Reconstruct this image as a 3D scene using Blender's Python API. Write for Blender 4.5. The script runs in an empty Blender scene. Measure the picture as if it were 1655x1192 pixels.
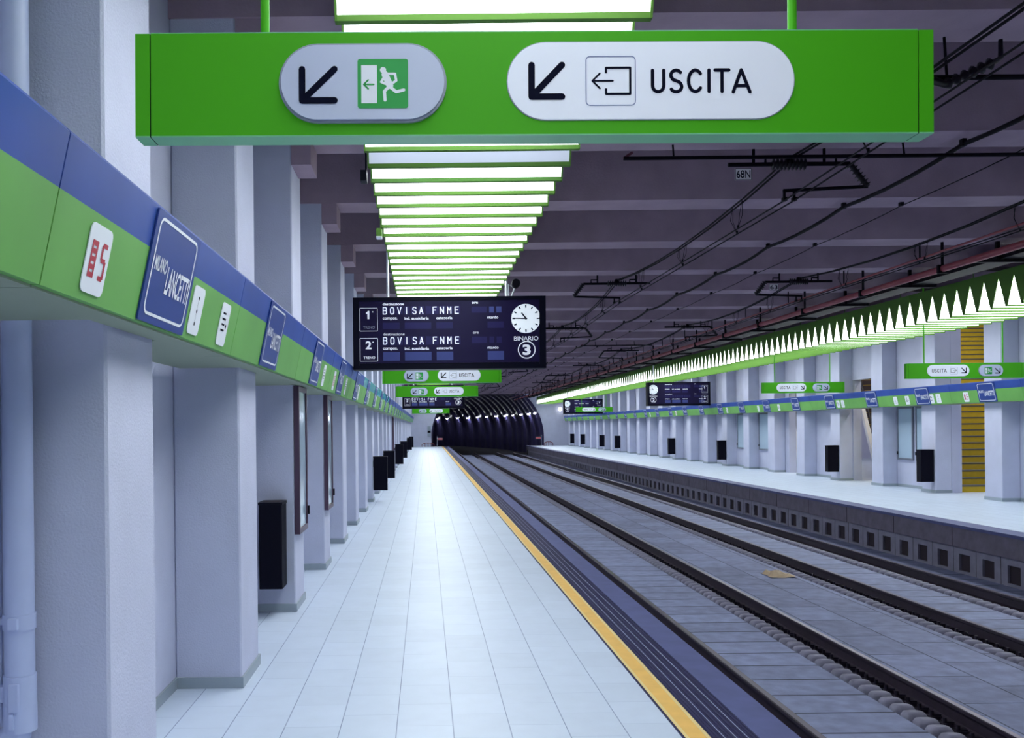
import bpy, math, random
from mathutils import Vector, Matrix
random.seed(7)
C = bpy.context.scene.collection
SC = bpy.context.scene
R = math.radians
PI = math.pi

# ------------------------------------------------------------------ camera, world, exposure
EYE = 1.76
F = 1500.0
cd = bpy.data.cameras.new('camera')
cd.sensor_fit = 'HORIZONTAL'; cd.sensor_width = 36.0
cd.lens = F / 1655 * 36.0
cd.shift_x = (827.5 - 688) / 1655
cd.shift_y = (690 - 596) / 1655
cd.clip_start = 0.05; cd.clip_end = 400
cam = bpy.data.objects.new('camera', cd); C.objects.link(cam)
cam.location = (0, 0, EYE)
cam.rotation_euler = (Matrix.Rotation(R(90), 3, 'X') @ Matrix.Rotation(R(-0.6), 3, 'Z')).to_euler()
SC.camera = cam
SC.view_settings.view_transform = 'Standard'
SC.view_settings.look = 'None'
SC.view_settings.gamma = 1.0
SC.view_settings.use_curve_mapping = False
SC.view_settings.exposure = 0.27
SC.cycles.use_denoising = True
SC.cycles.max_bounces = 8
SC.cycles.diffuse_bounces = 4
SC.cycles.caustics_reflective = False
SC.cycles.caustics_refractive = False
W = bpy.data.worlds.new('world'); SC.world = W; W.use_nodes = True
W.node_tree.nodes['Background'].inputs[0].default_value = (0.30, 0.26, 0.60, 1)
W.node_tree.nodes['Background'].inputs[1].default_value = 0.045
LAMP = 4.4            # strength of the lit diffusers
LAMPCOL = (0.93, 0.96, 1.0)

# ------------------------------------------------------------------ materials
MATS = {}
def mat(name, col, rough=0.6, metal=0.0, emit=0.0, ecol=None, noise=0.0, nscale=8.0, bump=0.0, bscale=60.0, spec=0.5):
    if name in MATS: return MATS[name]
    m = bpy.data.materials.new(name); m.use_nodes = True
    nt = m.node_tree; b = nt.nodes['Principled BSDF']
    b.inputs['Base Color'].default_value = (*col, 1)
    b.inputs['Roughness'].default_value = rough
    b.inputs['Metallic'].default_value = metal
    b.inputs['Specular IOR Level'].default_value = spec
    if emit:
        b.inputs['Emission Color'].default_value = (*(ecol or col), 1)
        b.inputs['Emission Strength'].default_value = emit
    if noise or bump:
        tc = nt.nodes.new('ShaderNodeTexCoord')
        geo = nt.nodes.new('ShaderNodeNewGeometry')
    if noise:
        n = nt.nodes.new('ShaderNodeTexNoise'); n.inputs['Scale'].default_value = nscale; n.inputs['Detail'].default_value = 6
        nt.links.new(geo.outputs['Position'], n.inputs['Vector'])
        mr = nt.nodes.new('ShaderNodeMapRange')
        mr.inputs[1].default_value = 0.3; mr.inputs[2].default_value = 0.7
        mr.inputs[3].default_value = 1 - noise; mr.inputs[4].default_value = 1 + noise
        nt.links.new(n.outputs[0], mr.inputs[0])
        mx = nt.nodes.new('ShaderNodeVectorMath'); mx.operation = 'SCALE'
        mx.inputs[0].default_value = col
        nt.links.new(mr.outputs[0], mx.inputs['Scale'])
        nt.links.new(mx.outputs[0], b.inputs['Base Color'])
    if bump:
        n2 = nt.nodes.new('ShaderNodeTexNoise'); n2.inputs['Scale'].default_value = bscale; n2.inputs['Detail'].default_value = 4
        nt.links.new(geo.outputs['Position'], n2.inputs['Vector'])
        bp = nt.nodes.new('ShaderNodeBump'); bp.inputs['Strength'].default_value = bump; bp.inputs['Distance'].default_value = 0.01
        nt.links.new(n2.outputs[0], bp.inputs['Height'])
        nt.links.new(bp.outputs[0], b.inputs['Normal'])
    MATS[name] = m
    return m

class NG:
    """tiny node-math helper"""
    def __init__(s, m): s.nt = m.node_tree; s.b = s.nt.nodes['Principled BSDF']
    def n(s, t): return s.nt.nodes.new(t)
    def m(s, op, a, b=None, c=None):
        k = s.n('ShaderNodeMath'); k.operation = op
        for i, v in enumerate((a, b, c)):
            if v is None: continue
            if isinstance(v, (int, float)): k.inputs[i].default_value = v
            else: s.nt.links.new(v, k.inputs[i])
        return k.outputs[0]
    def mix(s, f, a, b):
        k = s.n('ShaderNodeMix'); k.data_type = 'RGBA'
        if isinstance(f, (int, float)): k.inputs[0].default_value = f
        else: s.nt.links.new(f, k.inputs[0])
        for i, v in ((6, a), (7, b)):
            if isinstance(v, tuple): k.inputs[i].default_value = (*v, 1)
            else: s.nt.links.new(v, k.inputs[i])
        return k.outputs[2]

def tiled(name, tile, joint, wx, wy, x0, y0, jx, jy, fx, fy, offs=0.5, rough=0.4, vary=0.04, noise=0.05, spec=0.5, bump=0.0):
    """running-bond slabs in world x/y: columns wx wide, joints jx wide of strength fx; rows wy long, staggered by offs"""
    m = bpy.data.materials.new(name); m.use_nodes = True
    g = NG(m); geo = g.n('ShaderNodeNewGeometry'); sp = g.n('ShaderNodeSeparateXYZ')
    g.nt.links.new(geo.outputs['Position'], sp.inputs[0])
    u = g.m('DIVIDE', g.m('SUBTRACT', sp.outputs[0], x0), wx)
    cu = g.m('FLOOR', u); fu = g.m('SUBTRACT', u, cu)
    par = g.m('FLOORED_MODULO', cu, 2.0)
    v = g.m('ADD', g.m('DIVIDE', g.m('SUBTRACT', sp.outputs[1], y0), wy), g.m('MULTIPLY', par, offs))
    cv = g.m('FLOOR', v); fv = g.m('SUBTRACT', v, cv)
    du = g.m('MULTIPLY', g.m('MINIMUM', fu, g.m('SUBTRACT', 1.0, fu)), wx)
    dv = g.m('MULTIPLY', g.m('MINIMUM', fv, g.m('SUBTRACT', 1.0, fv)), wy)
    mu = g.m('MULTIPLY', g.m('LESS_THAN', du, jx / 2), fx)
    mv = g.m('MULTIPLY', g.m('LESS_THAN', dv, jy / 2), fy)
    jm = g.m('MAXIMUM', mu, mv)
    wn = g.n('ShaderNodeTexWhiteNoise'); wn.noise_dimensions = '2D'
    cb = g.n('ShaderNodeCombineXYZ'); g.nt.links.new(cu, cb.inputs[0]); g.nt.links.new(cv, cb.inputs[1])
    g.nt.links.new(cb.outputs[0], wn.inputs['Vector'])
    no = g.n('ShaderNodeTexNoise'); no.inputs['Scale'].default_value = 6; no.inputs['Detail'].default_value = 6
    g.nt.links.new(geo.outputs['Position'], no.inputs['Vector'])
    k = g.m('ADD', g.m('MULTIPLY', g.m('SUBTRACT', wn.outputs[0], 0.5), 2 * vary), g.m('MULTIPLY', g.m('SUBTRACT', no.outputs[0], 0.5), 4 * noise))
    k = g.m('ADD', k, 1.0)
    vm = g.n('ShaderNodeVectorMath'); vm.operation = 'SCALE'; vm.inputs[0].default_value = tile
    g.nt.links.new(k, vm.inputs['Scale'])
    colr = g.mix(jm, vm.outputs[0], joint)
    g.nt.links.new(colr, g.b.inputs['Base Color'])
    g.b.inputs['Roughness'].default_value = rough
    g.b.inputs['Specular IOR Level'].default_value = spec
    if bump:
        n2 = g.n('ShaderNodeTexNoise'); n2.inputs['Scale'].default_value = 50
        g.nt.links.new(geo.outputs['Position'], n2.inputs['Vector'])
        bp = g.n('ShaderNodeBump'); bp.inputs['Strength'].default_value = bump; bp.inputs['Distance'].default_value = 0.01
        g.nt.links.new(n2.outputs[0], bp.inputs['Height']); g.nt.links.new(bp.outputs[0], g.b.inputs['Normal'])
    return m

M_WALL = mat('white_plaster', (0.58, 0.605, 0.77), 0.8, noise=0.04, nscale=3, bump=0.35, bscale=90)
M_SKIRT = mat('grey_skirting', (0.34, 0.40, 0.46), 0.5)
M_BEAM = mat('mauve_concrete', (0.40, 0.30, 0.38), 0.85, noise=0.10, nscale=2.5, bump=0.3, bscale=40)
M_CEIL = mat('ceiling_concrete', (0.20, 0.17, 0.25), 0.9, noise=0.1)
M_FLOOR = tiled('pale_floor_tiles', (0.62, 0.71, 0.86), (0.18, 0.25, 0.42), 0.331, 0.43, 0.143, 0.1, 0.006, 0.005, 0.9, 0.33, rough=0.42, vary=0.03, noise=0.03)
M_YEL = mat('yellow_line', (0.88, 0.53, 0.13), 0.5, noise=0.06)
M_YEL2 = mat('pale_yellow_edge', (0.85, 0.66, 0.30), 0.5)
M_RUB = mat('navy_rubber', (0.020, 0.020, 0.080), 0.5, spec=0.3)
M_RUBW = mat('white_groove', (0.45, 0.5, 0.7), 0.5)
M_COPE = mat('blue_grey_coping', (0.085, 0.10, 0.25), 0.6, noise=0.12, nscale=5)
M_FACE = mat('platform_face_concrete', (0.17, 0.15, 0.20), 0.85, noise=0.15, nscale=6, bump=0.3)
M_FACE2 = mat('lower_face_concrete', (0.26, 0.25, 0.33), 0.85, noise=0.12, nscale=6, bump=0.3)
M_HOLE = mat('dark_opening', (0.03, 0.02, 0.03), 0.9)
M_SLAB = tiled('track_slab', (0.25, 0.285, 0.46), (0.015, 0.02, 0.04), 50.0, 0.54, -20, 0.1, 0.0, 0.028, 0.0, 0.95, offs=0, rough=0.7, vary=0.10, noise=0.22, bump=0.4)
M_SLAB2 = tiled('centre_slab', (0.24, 0.27, 0.44), (0.02, 0.03, 0.06), 0.62, 0.9, 4.84, 0.3, 0.018, 0.020, 0.8, 0.8, offs=0.4, rough=0.7, vary=0.15, noise=0.22, bump=0.4)
M_BED = mat('track_bed_dark', (0.008, 0.007, 0.018), 0.9, noise=0.3, nscale=12)
M_RAILS = mat('rusty_rail_side', (0.022, 0.012, 0.028), 0.6, metal=0.0, noise=0.2, nscale=14)
M_RAILT = mat('rail_running_surface', (0.10, 0.075, 0.12), 0.3, metal=0.9)
M_BLOCK = mat('grey_block', (0.24, 0.235, 0.33), 0.6, noise=0.2, nscale=9)
M_CLIP = mat('dark_clip', (0.03, 0.025, 0.045), 0.5, metal=0.4)
M_GREEN = mat('sign_green_glow', (0.055, 0.32, 0.008), 0.5, spec=0.2, emit=0.11, ecol=(0.06, 0.5, 0.01))  # faint green glow added to brighten the sign fronts; caps and rods share it
M_GREENL = mat('sign_green_rim', (0.20, 0.55, 0.30), 0.35)
M_GREENF = mat('fixture_green', (0.12, 0.26, 0.05), 0.6, spec=0.1)
M_BGREEN = mat('band_green', (0.16, 0.42, 0.10), 0.45, noise=0.08, nscale=2.0, spec=0.25)
M_BBLUE = mat('band_blue', (0.03, 0.075, 0.34), 0.4, noise=0.12, nscale=2.0, spec=0.3)
M_TEAL = mat('band_blue_reflecting', (0.03, 0.33, 0.45), 0.25, noise=0.1, nscale=2.0)  # reflection on the blue strip, put into the colour as teal
M_SOFF = mat('band_underside', (0.30, 0.36, 0.26), 0.6)
M_PLATE = mat('name_plate_blue', (0.022, 0.055, 0.27), 0.4, spec=0.3)
M_WHITE = mat('white_paint', (0.85, 0.88, 0.95), 0.45)
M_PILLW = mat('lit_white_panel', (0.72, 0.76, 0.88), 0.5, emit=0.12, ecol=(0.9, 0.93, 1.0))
M_PILLB = mat('white_panel', (0.55, 0.60, 0.78), 0.4)
M_RIM = mat('panel_rim', (0.30, 0.33, 0.42), 0.35)
M_INK = mat('black_ink', (0.004, 0.005, 0.018), 0.7, spec=0.05)
M_INKB = mat('fine_blue_line', (0.18, 0.22, 0.42), 0.5)
M_REDI = mat('red_ink', (0.50, 0.03, 0.06), 0.5)
M_EGREEN = mat('exit_green', (0.01, 0.35, 0.06), 0.5)
M_BLK = mat('black_metal', (0.005, 0.005, 0.012), 0.5, spec=0.12)
M_BIN = mat('black_bin', (0.003, 0.003, 0.010), 0.6, spec=0.10)
M_BOARD = mat('board_black', (0.004, 0.004, 0.014), 0.4, spec=0.12)
M_BOARDF = mat('board_glass_face', (0.014, 0.009, 0.050), 0.3, spec=0.2)
M_FLAP = mat('flap_window', (0.024, 0.020, 0.10), 0.3, spec=0.2)
M_FLAPL = mat('flap_window_pale', (0.06, 0.075, 0.26), 0.3, spec=0.3)
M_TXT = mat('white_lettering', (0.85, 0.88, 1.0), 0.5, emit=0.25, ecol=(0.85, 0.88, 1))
M_TXTG = mat('grey_lettering', (0.22, 0.22, 0.34), 0.5)
M_CLOCK = mat('clock_dial', (0.82, 0.90, 0.98), 0.4, emit=0.35, ecol=(0.85, 0.92, 1))
M_LINE = mat('overhead_black', (0.004, 0.003, 0.007), 0.6, spec=0.1)
M_INSUL = mat('dark_insulator', (0.008, 0.006, 0.012), 0.35, spec=0.3)
M_REDP = mat('red_pipe', (0.30, 0.05, 0.07), 0.5, noise=0.15)
M_PIPE = mat('painted_pipe', (0.50, 0.57, 0.82), 0.4, noise=0.03)
M_FRAME = mat('poster_frame_brown', (0.10, 0.06, 0.10), 0.4, metal=0.4)
M_FRAMEG = mat('poster_frame_grey', (0.20, 0.22, 0.28), 0.4, metal=0.3)
M_GLASSP = mat('poster_glass', (0.42, 0.55, 0.68), 0.12)
M_STAIRY = mat('yellow_stair', (0.72, 0.50, 0.02), 0.55, noise=0.05)
M_STAIRG = mat('stair_nosing', (0.10, 0.10, 0.10), 0.5)
M_ESC = mat('escalator_step', (0.06, 0.05, 0.08), 0.5, metal=0.5)
M_ESCP = mat('escalator_skirt', (0.80, 0.82, 0.86), 0.35)
M_LIT = mat('lit_diffuser', (0.9, 0.92, 0.9), 0.5, emit=LAMP, ecol=LAMPCOL)
M_LITB = mat('rear_diffuser', (0.8, 0.82, 0.8), 0.5, emit=LAMP*0.14, ecol=LAMPCOL)
M_DIM = mat('unlit_diffuser', (0.62, 0.70, 0.82), 0.5, emit=0.30, ecol=(0.8, 0.85, 1.0))
M_TUN = mat('tunnel_lining', (0.13, 0.115, 0.30), 0.38, noise=0.2, nscale=1.5)
M_TLAMP = mat('tunnel_lamp_lens', (1, 1, 1), 0.5, emit=75, ecol=(0.85, 0.9, 1.0))
M_DKRED = mat('dark_red_rail', (0.22, 0.04, 0.06), 0.5)
M_PAPER = mat('yellowed_paper', (0.55, 0.42, 0.28), 0.8)
M_GREYM = mat('grey_metal', (0.30, 0.31, 0.36), 0.4, metal=0.5)

# ------------------------------------------------------------------ mesh helpers
class MB:
    def __init__(s): s.v = []; s.f = []; s.mi = []; s.mats = []; s.M = None; s.sm = []
    def mid(s, m):
        if m not in s.mats: s.mats.append(m)
        return s.mats.index(m)
    def add(s, vs, fs, m, smooth=False):
        o = len(s.v); k = s.mid(m)
        for p in vs:
            p = Vector(p)
            s.v.append(s.M @ p if s.M is not None else p)
        for f in fs:
            s.f.append([i + o for i in f]); s.mi.append(k); s.sm.append(smooth)
    def box(s, x0, y0, z0, x1, y1, z1, m):
        x0, x1 = min(x0, x1), max(x0, x1); y0, y1 = min(y0, y1), max(y0, y1); z0, z1 = min(z0, z1), max(z0, z1)
        vs = [(x0,y0,z0),(x1,y0,z0),(x1,y1,z0),(x0,y1,z0),(x0,y0,z1),(x1,y0,z1),(x1,y1,z1),(x0,y1,z1)]
        s.add(vs, [(0,3,2,1),(4,5,6,7),(0,1,5,4),(1,2,6,5),(2,3,7,6),(3,0,4,7)], m)
    def bbox(s, x0, y0, z0, x1, y1, z1, b, m):
        """box with bevelled vertical edges"""
        pts = [(x0+b,y0),(x1-b,y0),(x1,y0+b),(x1,y1-b),(x1-b,y1),(x0+b,y1),(x0,y1-b),(x0,y0+b)]
        s.prism(pts, z0, z1, m)
    def prism(s, pts, z0, z1, m):
        n = len(pts)
        vs = [(p[0],p[1],z0) for p in pts] + [(p[0],p[1],z1) for p in pts]
        fs = [tuple(range(n-1,-1,-1)), tuple(range(n,2*n))] + [(i,(i+1)%n,n+(i+1)%n,n+i) for i in range(n)]
        s.add(vs, fs, m)
    def extrude_y(s, pts, y0, y1, m):
        """section in x/z extruded along y"""
        n = len(pts)
        vs = [(p[0],y0,p[1]) for p in pts] + [(p[0],y1,p[1]) for p in pts]
        fs = [tuple(range(n)), tuple(range(2*n-1,n-1,-1))] + [(i,n+i,n+(i+1)%n,(i+1)%n) for i in range(n)]
        s.add(vs, fs, m)
    def extrude_x(s, pts, x0, x1, m):
        """section in y/z extruded along x"""
        n = len(pts)
        vs = [(x0,p[0],p[1]) for p in pts] + [(x1,p[0],p[1]) for p in pts]
        fs = [tuple(range(n)), tuple(range(2*n-1,n-1,-1))] + [(i,n+i,n+(i+1)%n,(i+1)%n) for i in range(n)]
        s.add(vs, fs, m)
    def tube(s, pts, r, m, seg=8, caps=True):
        pts = [Vector(p) for p in pts]; n = len(pts)
        rr = r if isinstance(r, (list, tuple)) else [r]*n
        t0 = (pts[1]-pts[0]).normalized()
        up = Vector((0,0,1)) if abs(t0.z) < 0.9 else Vector((1,0,0))
        a = t0.cross(up).normalized(); vs = []
        for i, p in enumerate(pts):
            t = (pts[min(i+1,n-1)] - pts[max(i-1,0)]).normalized()
            a = (a - t*a.dot(t)).normalized(); b = t.cross(a)
            for k in range(seg):
                th = 2*PI*k/seg
                vs.append(p + (a*math.cos(th) + b*math.sin(th))*rr[i])
        fs = []
        for i in range(n-1):
            for k in range(seg):
                fs.append((i*seg+k, i*seg+(k+1)%seg, (i+1)*seg+(k+1)%seg, (i+1)*seg+k))
        s.add(vs, fs, m, smooth=seg >= 6)
        if caps:
            s.add(vs[:seg], [tuple(range(seg-1,-1,-1))], m); s.add(vs[-seg:], [tuple(range(seg))], m)
    # flat marks in the local plane: u to the right, v up, w towards the reader
    def poly2(s, pts, w, m): s.add([(u, v, w) for u, v in pts], [tuple(range(len(pts)))], m)
    def rrect(s, u0, v0, u1, v1, r, w, m, seg=8):
        s.poly2(rr_pts(u0, v0, u1, v1, r, seg), w, m)
    def disc2(s, u, v, r, w, m, n=24):
        s.poly2([(u+r*math.cos(2*PI*k/n), v+r*math.sin(2*PI*k/n)) for k in range(n)], w, m)
    def ring2(s, pts_o, pts_i, w, m):
        n = len(pts_o)
        s.add([(u,v,w) for u,v in pts_o]+[(u,v,w) for u,v in pts_i], [(i,(i+1)%n,n+(i+1)%n,n+i) for i in range(n)], m)
    def rring(s, u0, v0, u1, v1, r, t, w, m, seg=6):
        s.ring2(rr_pts(u0,v0,u1,v1,r,seg), rr_pts(u0+t,v0+t,u1-t,v1-t,max(r-t,0.0005),seg), w, m)
    def stroke(s, pl, t, w, m, rnd=True):
        for (a, b) in zip(pl[:-1], pl[1:]):
            d = Vector((b[0]-a[0], b[1]-a[1]))
            if d.length < 1e-9: continue
            nrm = Vector((-d.y, d.x)).normalized()*t/2
            s.poly2([(a[0]-nrm.x,a[1]-nrm.y),(b[0]-nrm.x,b[1]-nrm.y),(b[0]+nrm.x,b[1]+nrm.y),(a[0]+nrm.x,a[1]+nrm.y)], w, m)
        if rnd:
            for p in pl: s.disc2(p[0], p[1], t/2, w, m, 12)
    def plate(s, pts, w0, w1, m):
        """solid flat plate between w0 and w1"""
        n = len(pts)
        vs = [(u,v,w0) for u,v in pts]+[(u,v,w1) for u,v in pts]
        s.add(vs, [tuple(range(n-1,-1,-1)), tuple(range(n,2*n))]+[(i,(i+1)%n,n+(i+1)%n,n+i) for i in range(n)], m)
    def text(s, txt, u0, v0, u1, v1, w, m, bold=0.0, spacing=1.0):
        """text fitted in the box"""
        c = bpy.data.curves.new('t', 'FONT'); c.body = txt; c.offset = bold; c.space_character = spacing
        c.resolution_u = 3
        o = bpy.data.objects.new('t', c)
        me = bpy.data.meshes.new_from_object(o)
        if len(me.vertices):
            xs = [v.co.x for v in me.vertices]; ys = [v.co.y for v in me.vertices]
            ax, bx, ay, by = min(xs), max(xs), min(ys), max(ys)
            sx = (u1-u0)/max(bx-ax,1e-6); sy = (v1-v0)/max(by-ay,1e-6)
            s.add([(u0+(v.co.x-ax)*sx, v0+(v.co.y-ay)*sy, w) for v in me.vertices], [tuple(p.vertices) for p in me.polygons], m)
        bpy.data.meshes.remove(me); bpy.data.objects.remove(o); bpy.data.curves.remove(c)
    def mesh(s, name):
        me = bpy.data.meshes.new(name)
        me.from_pydata([tuple(v) for v in s.v], [], s.f)
        for m in s.mats: me.materials.append(m)
        me.polygons.foreach_set('material_index', s.mi)
        me.polygons.foreach_set('use_smooth', s.sm)
        me.update()
        return me
    def build(s, name, parent=None):
        o = bpy.data.objects.new(name, s.mesh(name)); C.objects.link(o); o.parent = parent
        return o

def rr_pts(u0, v0, u1, v1, r, seg=8):
    out = []
    for (cx, cy, a0) in ((u1-r, v0+r, -90), (u1-r, v1-r, 0), (u0+r, v1-r, 90), (u0+r, v0+r, 180)):
        for k in range(seg+1):
            a = R(a0 + 90*k/seg); out.append((cx+r*math.cos(a), cy+r*math.sin(a)))
    return out

def tag(o, label=None, cat=None, group=None, kind=None):
    if label: o['label'] = label
    if cat: o['category'] = cat
    if group: o['group'] = group
    if kind: o['kind'] = kind
    return o
def empty(name, loc, label, cat, group=None):
    o = bpy.data.objects.new(name, None); C.objects.link(o); o.location = loc; o.empty_display_size = 0.1
    return tag(o, label, cat, group)
def struct(mb, name, label=None):
    o = mb.build(name); o['kind'] = 'structure'
    if label: o['label'] = label
    return o
def copy_tree(o, parent=None):
    c = o.copy(); C.objects.link(c); c.parent = parent
    for ch in list(o.children): copy_tree(ch, c)
    return c
ORD = ['nearest', 'second', 'third', 'fourth', 'fifth', 'sixth', 'seventh', 'eighth', 'ninth', 'tenth', 'eleventh', 'twelfth']

# ------------------------------------------------------------------ plan of the station
XL, XLW = -1.27, -1.72          # left column face, left wall
XR, XRW = 12.60, 13.00          # right column face, right wall
PE_L, PE_R = 2.08, 9.03         # platform edges
S_L, S_R = 2.62, 2.65
YL = [3.70 + S_L*k for k in range(-3, 30)]
YR = [20.30 + S_R*k for k in range(-4, 24)]
YEND = 84.0
YBACK = -9.0
ZSOF, ZBEAM = EYE + 2.795, 5.50
ZRAIL = -0.66
ZBED = -0.83
RAILS = [3.03, 4.52, 6.57, 8.08]

# floors ------------------------------------------------------------
b = MB(); b.box(XLW, YBACK, -1.1, 1.442, YEND, 0, M_FLOOR); b.box(1.442, YBACK, -1.1, PE_L-0.02, YEND, -0.004, M_COPE)
struct(b, 'floor', 'pale tiled left platform floor')
b = MB(); b.box(9.42, YBACK, -1.1, XRW, YEND, 0, M_FLOOR); b.box(9.10, YBACK, -0.38, 9.42, YEND, -0.004, M_FACE)
struct(b, 'floor', 'pale tiled right platform floor')
# yellow safety line
b = MB(); b.box(1.442, YBACK, -0.004, 1.583, YEND, 0.002, M_YEL)
b.box(1.442, YBACK, 0.002, 1.462, YEND, 0.003, M_YEL2); b.box(1.560, YBACK, 0.002, 1.583, YEND, 0.003, M_YEL2)
b.box(1.425, YBACK, 0.0, 1.442, YEND, 0.001, M_RUB)
tag(b.build('safety_line'), 'yellow safety line running along the left platform edge', 'safety line')
b = MB(); b.box(1.583, YBACK, -0.004, 1.850, YEND, 0.001, M_RUB)
x = 1.583 + 0.012
while x < 1.845:
    b.box(x, YBACK, 0.001, x+0.010, YEND, 0.004, M_RUB); x += 0.022
for x in (1.655, 1.72, 1.785): b.box(x, YBACK, 0.004, x+0.004, YEND, 0.0055, M_RUBW)
tag(b.build('tactile_strip'), 'dark ribbed rubber strip with thin white lines beside the yellow line', 'rubber strip')
b = MB(); b.box(1.850, YBACK, -0.10, PE_L, YEND, 0.003, M_COPE)
struct(b, 'trim_1', 'blue grey coping of left platform')
b = MB(); b.box(PE_R, YBACK, -0.05, 9.42, YEND, 0.003, M_COPE)
struct(b, 'trim_2', 'blue grey coping of right platform')
# right platform face
b = MB()
b.box(9.06, YBACK, -0.38, 9.10, YEND, -0.05, M_FACE)
for k in range(0, 48): b.box(9.056, -8+2.0*k, -0.375, 9.061, -8+2.0*k+0.012, -0.05, M_HOLE)
struct(b, 'wall_platform_upper', 'brown grey concrete face of right platform')
b = MB(); y = YBACK
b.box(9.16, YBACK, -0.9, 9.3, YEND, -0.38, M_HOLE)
y = 14.42 - 0.665*35
while y < YEND-1:
    b.box(9.12, y-0.665+0.16, -0.9, 9.165, y-0.16, -0.38, M_FACE2)
    b.box(9.12, y-0.16, -0.50, 9.165, y+0.16, -0.38, M_FACE2)
    b.box(9.12, y-0.16, -0.9, 9.165, y+0.16, -0.785, M_FACE2)
    b.box(9.118, y-0.34, -0.9, 9.121, y-0.33, -0.38, M_HOLE)
    y += 0.665
struct(b, 'wall_platform_lower', 'pale concrete wall with square openings under right platform')
# track bed ---------------------------------------------------------
b = MB()
b.box(PE_L-0.3, YBACK, -1.1, 9.3, YEND+60, -0.90, M_BED)
struct(b, 'floor', 'dark track bed')
b = MB()
b.box(2.35, YBACK, -0.9, 2.88, YEND, -0.80, M_SLAB)
b.box(3.22, YBACK, -0.9, 4.12, YEND, ZBED+0.03, M_SLAB)
b.box(6.95-0.18, YBACK, -0.9, 7.68, YEND, ZBED+0.03, M_SLAB)
struct(b, 'floor', 'concrete slabs laid between the rails')
b = MB(); b.box(4.70, YBACK, -0.9, 6.18, YEND, ZBED+0.04, M_SLAB2)
struct(b, 'floor', 'wide concrete slabs between the two tracks')
b = MB(); b.box(8.26, YBACK, -0.9, 9.12, YEND, ZBED, M_SLAB)
struct(b, 'floor', 'concrete strip below right platform')

# walls -------------------------------------------------------------
b = MB(); b.box(XLW-0.3, YBACK, -1.1, XLW, YEND, ZBEAM, M_WALL)
struct(b, 'wall_left', 'white plaster wall behind left columns')
OPEN = [(20.93, 22.95), (26.25, 28.22), (31.5, 33.2)]
b = MB(); y0 = YBACK
for (a, c) in OPEN:
    b.box(XRW, y0, -1.1, XRW+0.25, a, ZBEAM, M_WALL); y0 = c
b.box(XRW, y0, -1.1, XRW+0.25, YEND, ZBEAM, M_WALL)
for (a, c) in OPEN[1:]:
    b.box(XRW, a, 3.05, XRW+0.25, c, ZBEAM, M_WALL)
struct(b, 'wall_right', 'white plaster wall with openings behind right columns')
# end wall with circular tunnel mouth
TCX, TCZ, TR = 5.6, 0.8, 5.1
b = MB()
n = 48; a0 = 0.0
pts = []
for k in range(n+1):
    a = a0 + (PI - 2*a0)*k/n
    pts.append((TCX+TR*math.cos(a), TCZ+TR*math.sin(a)))
top = ZBEAM+1.2
for yy, flip in ((YEND, False), (YEND+0.5, True)):
    for k in range(n):
        p, q = pts[k], pts[k+1]
        def out(p):
            d = Vector((p[0]-TCX, p[1]-TCZ)).normalized(); return (p[0]+d.x*0.001, top)
        b.add([(p[0],yy,p[1]),(q[0],yy,q[1]),(q[0],yy,top),(p[0],yy,top)], [(0,1,2,3)], M_WALL)
    b.add([(pts[0][0],yy,-1.1),(20,yy,-1.1),(20,yy,top),(pts[0][0],yy,top)], [(0,1,2,3)], M_WALL)
    b.add([(pts[-1][0],yy,-1.1),(-3,yy,-1.1),(-3,yy,top),(pts[-1][0],yy,top)], [(0,1,2,3)], M_WALL)
struct(b, 'wall_back', 'pale end wall around the tunnel mouth')
# tunnel ------------------------------------------------------------
RC = 150.0
def tpath(s):
    a = s/RC
    return Vector((TCX - RC*(1-math.cos(a)), YEND + RC*math.sin(a), TCZ)), Vector((-math.sin(a), math.cos(a), 0)), Vector((math.cos(a), math.sin(a), 0))
b = MB(); vs = []; fs = []; prof = []
half = [(math.cos(PI*k/30), math.sin(PI*k/30)) for k in range(31)]
sect = [(1, -0.5), (1, -0.25)] + half + [(-1, -0.25), (-1, -0.5)]
seg = len(sect)
s = 0.0
while s < 95:
    for j in range(6): prof.append((s+2.6*j/6, TR-0.02-0.13*math.sin(PI*j/6)))
    s += 2.6
for (s, r) in prof:
    p, t, side = tpath(s)
    for (c_, d_) in sect: vs.append(p + side*c_*r + Vector((0,0,1))*d_*r)
for i in range(len(prof)-1):
    for k in range(seg-1):
        fs.append((i*seg+k, i*seg+k+1, (i+1)*seg+k+1, (i+1)*seg+k))
b.add(vs, fs, M_TUN, smooth=True)
vsf = []; fsf = []
for i in range(40):
    p, t, side = tpath(i*2.4)
    vsf += [p-side*5.1+Vector((0,0,-1.75)), p+side*5.1+Vector((0,0,-1.75))]
    if i: fsf.append((2*i-2, 2*i-1, 2*i+1, 2*i))
b.add(vsf, fsf, M_BED)
struct(b, 'tunnel_lining', 'dark ribbed tunnel curving to the left')
proto = None
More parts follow.
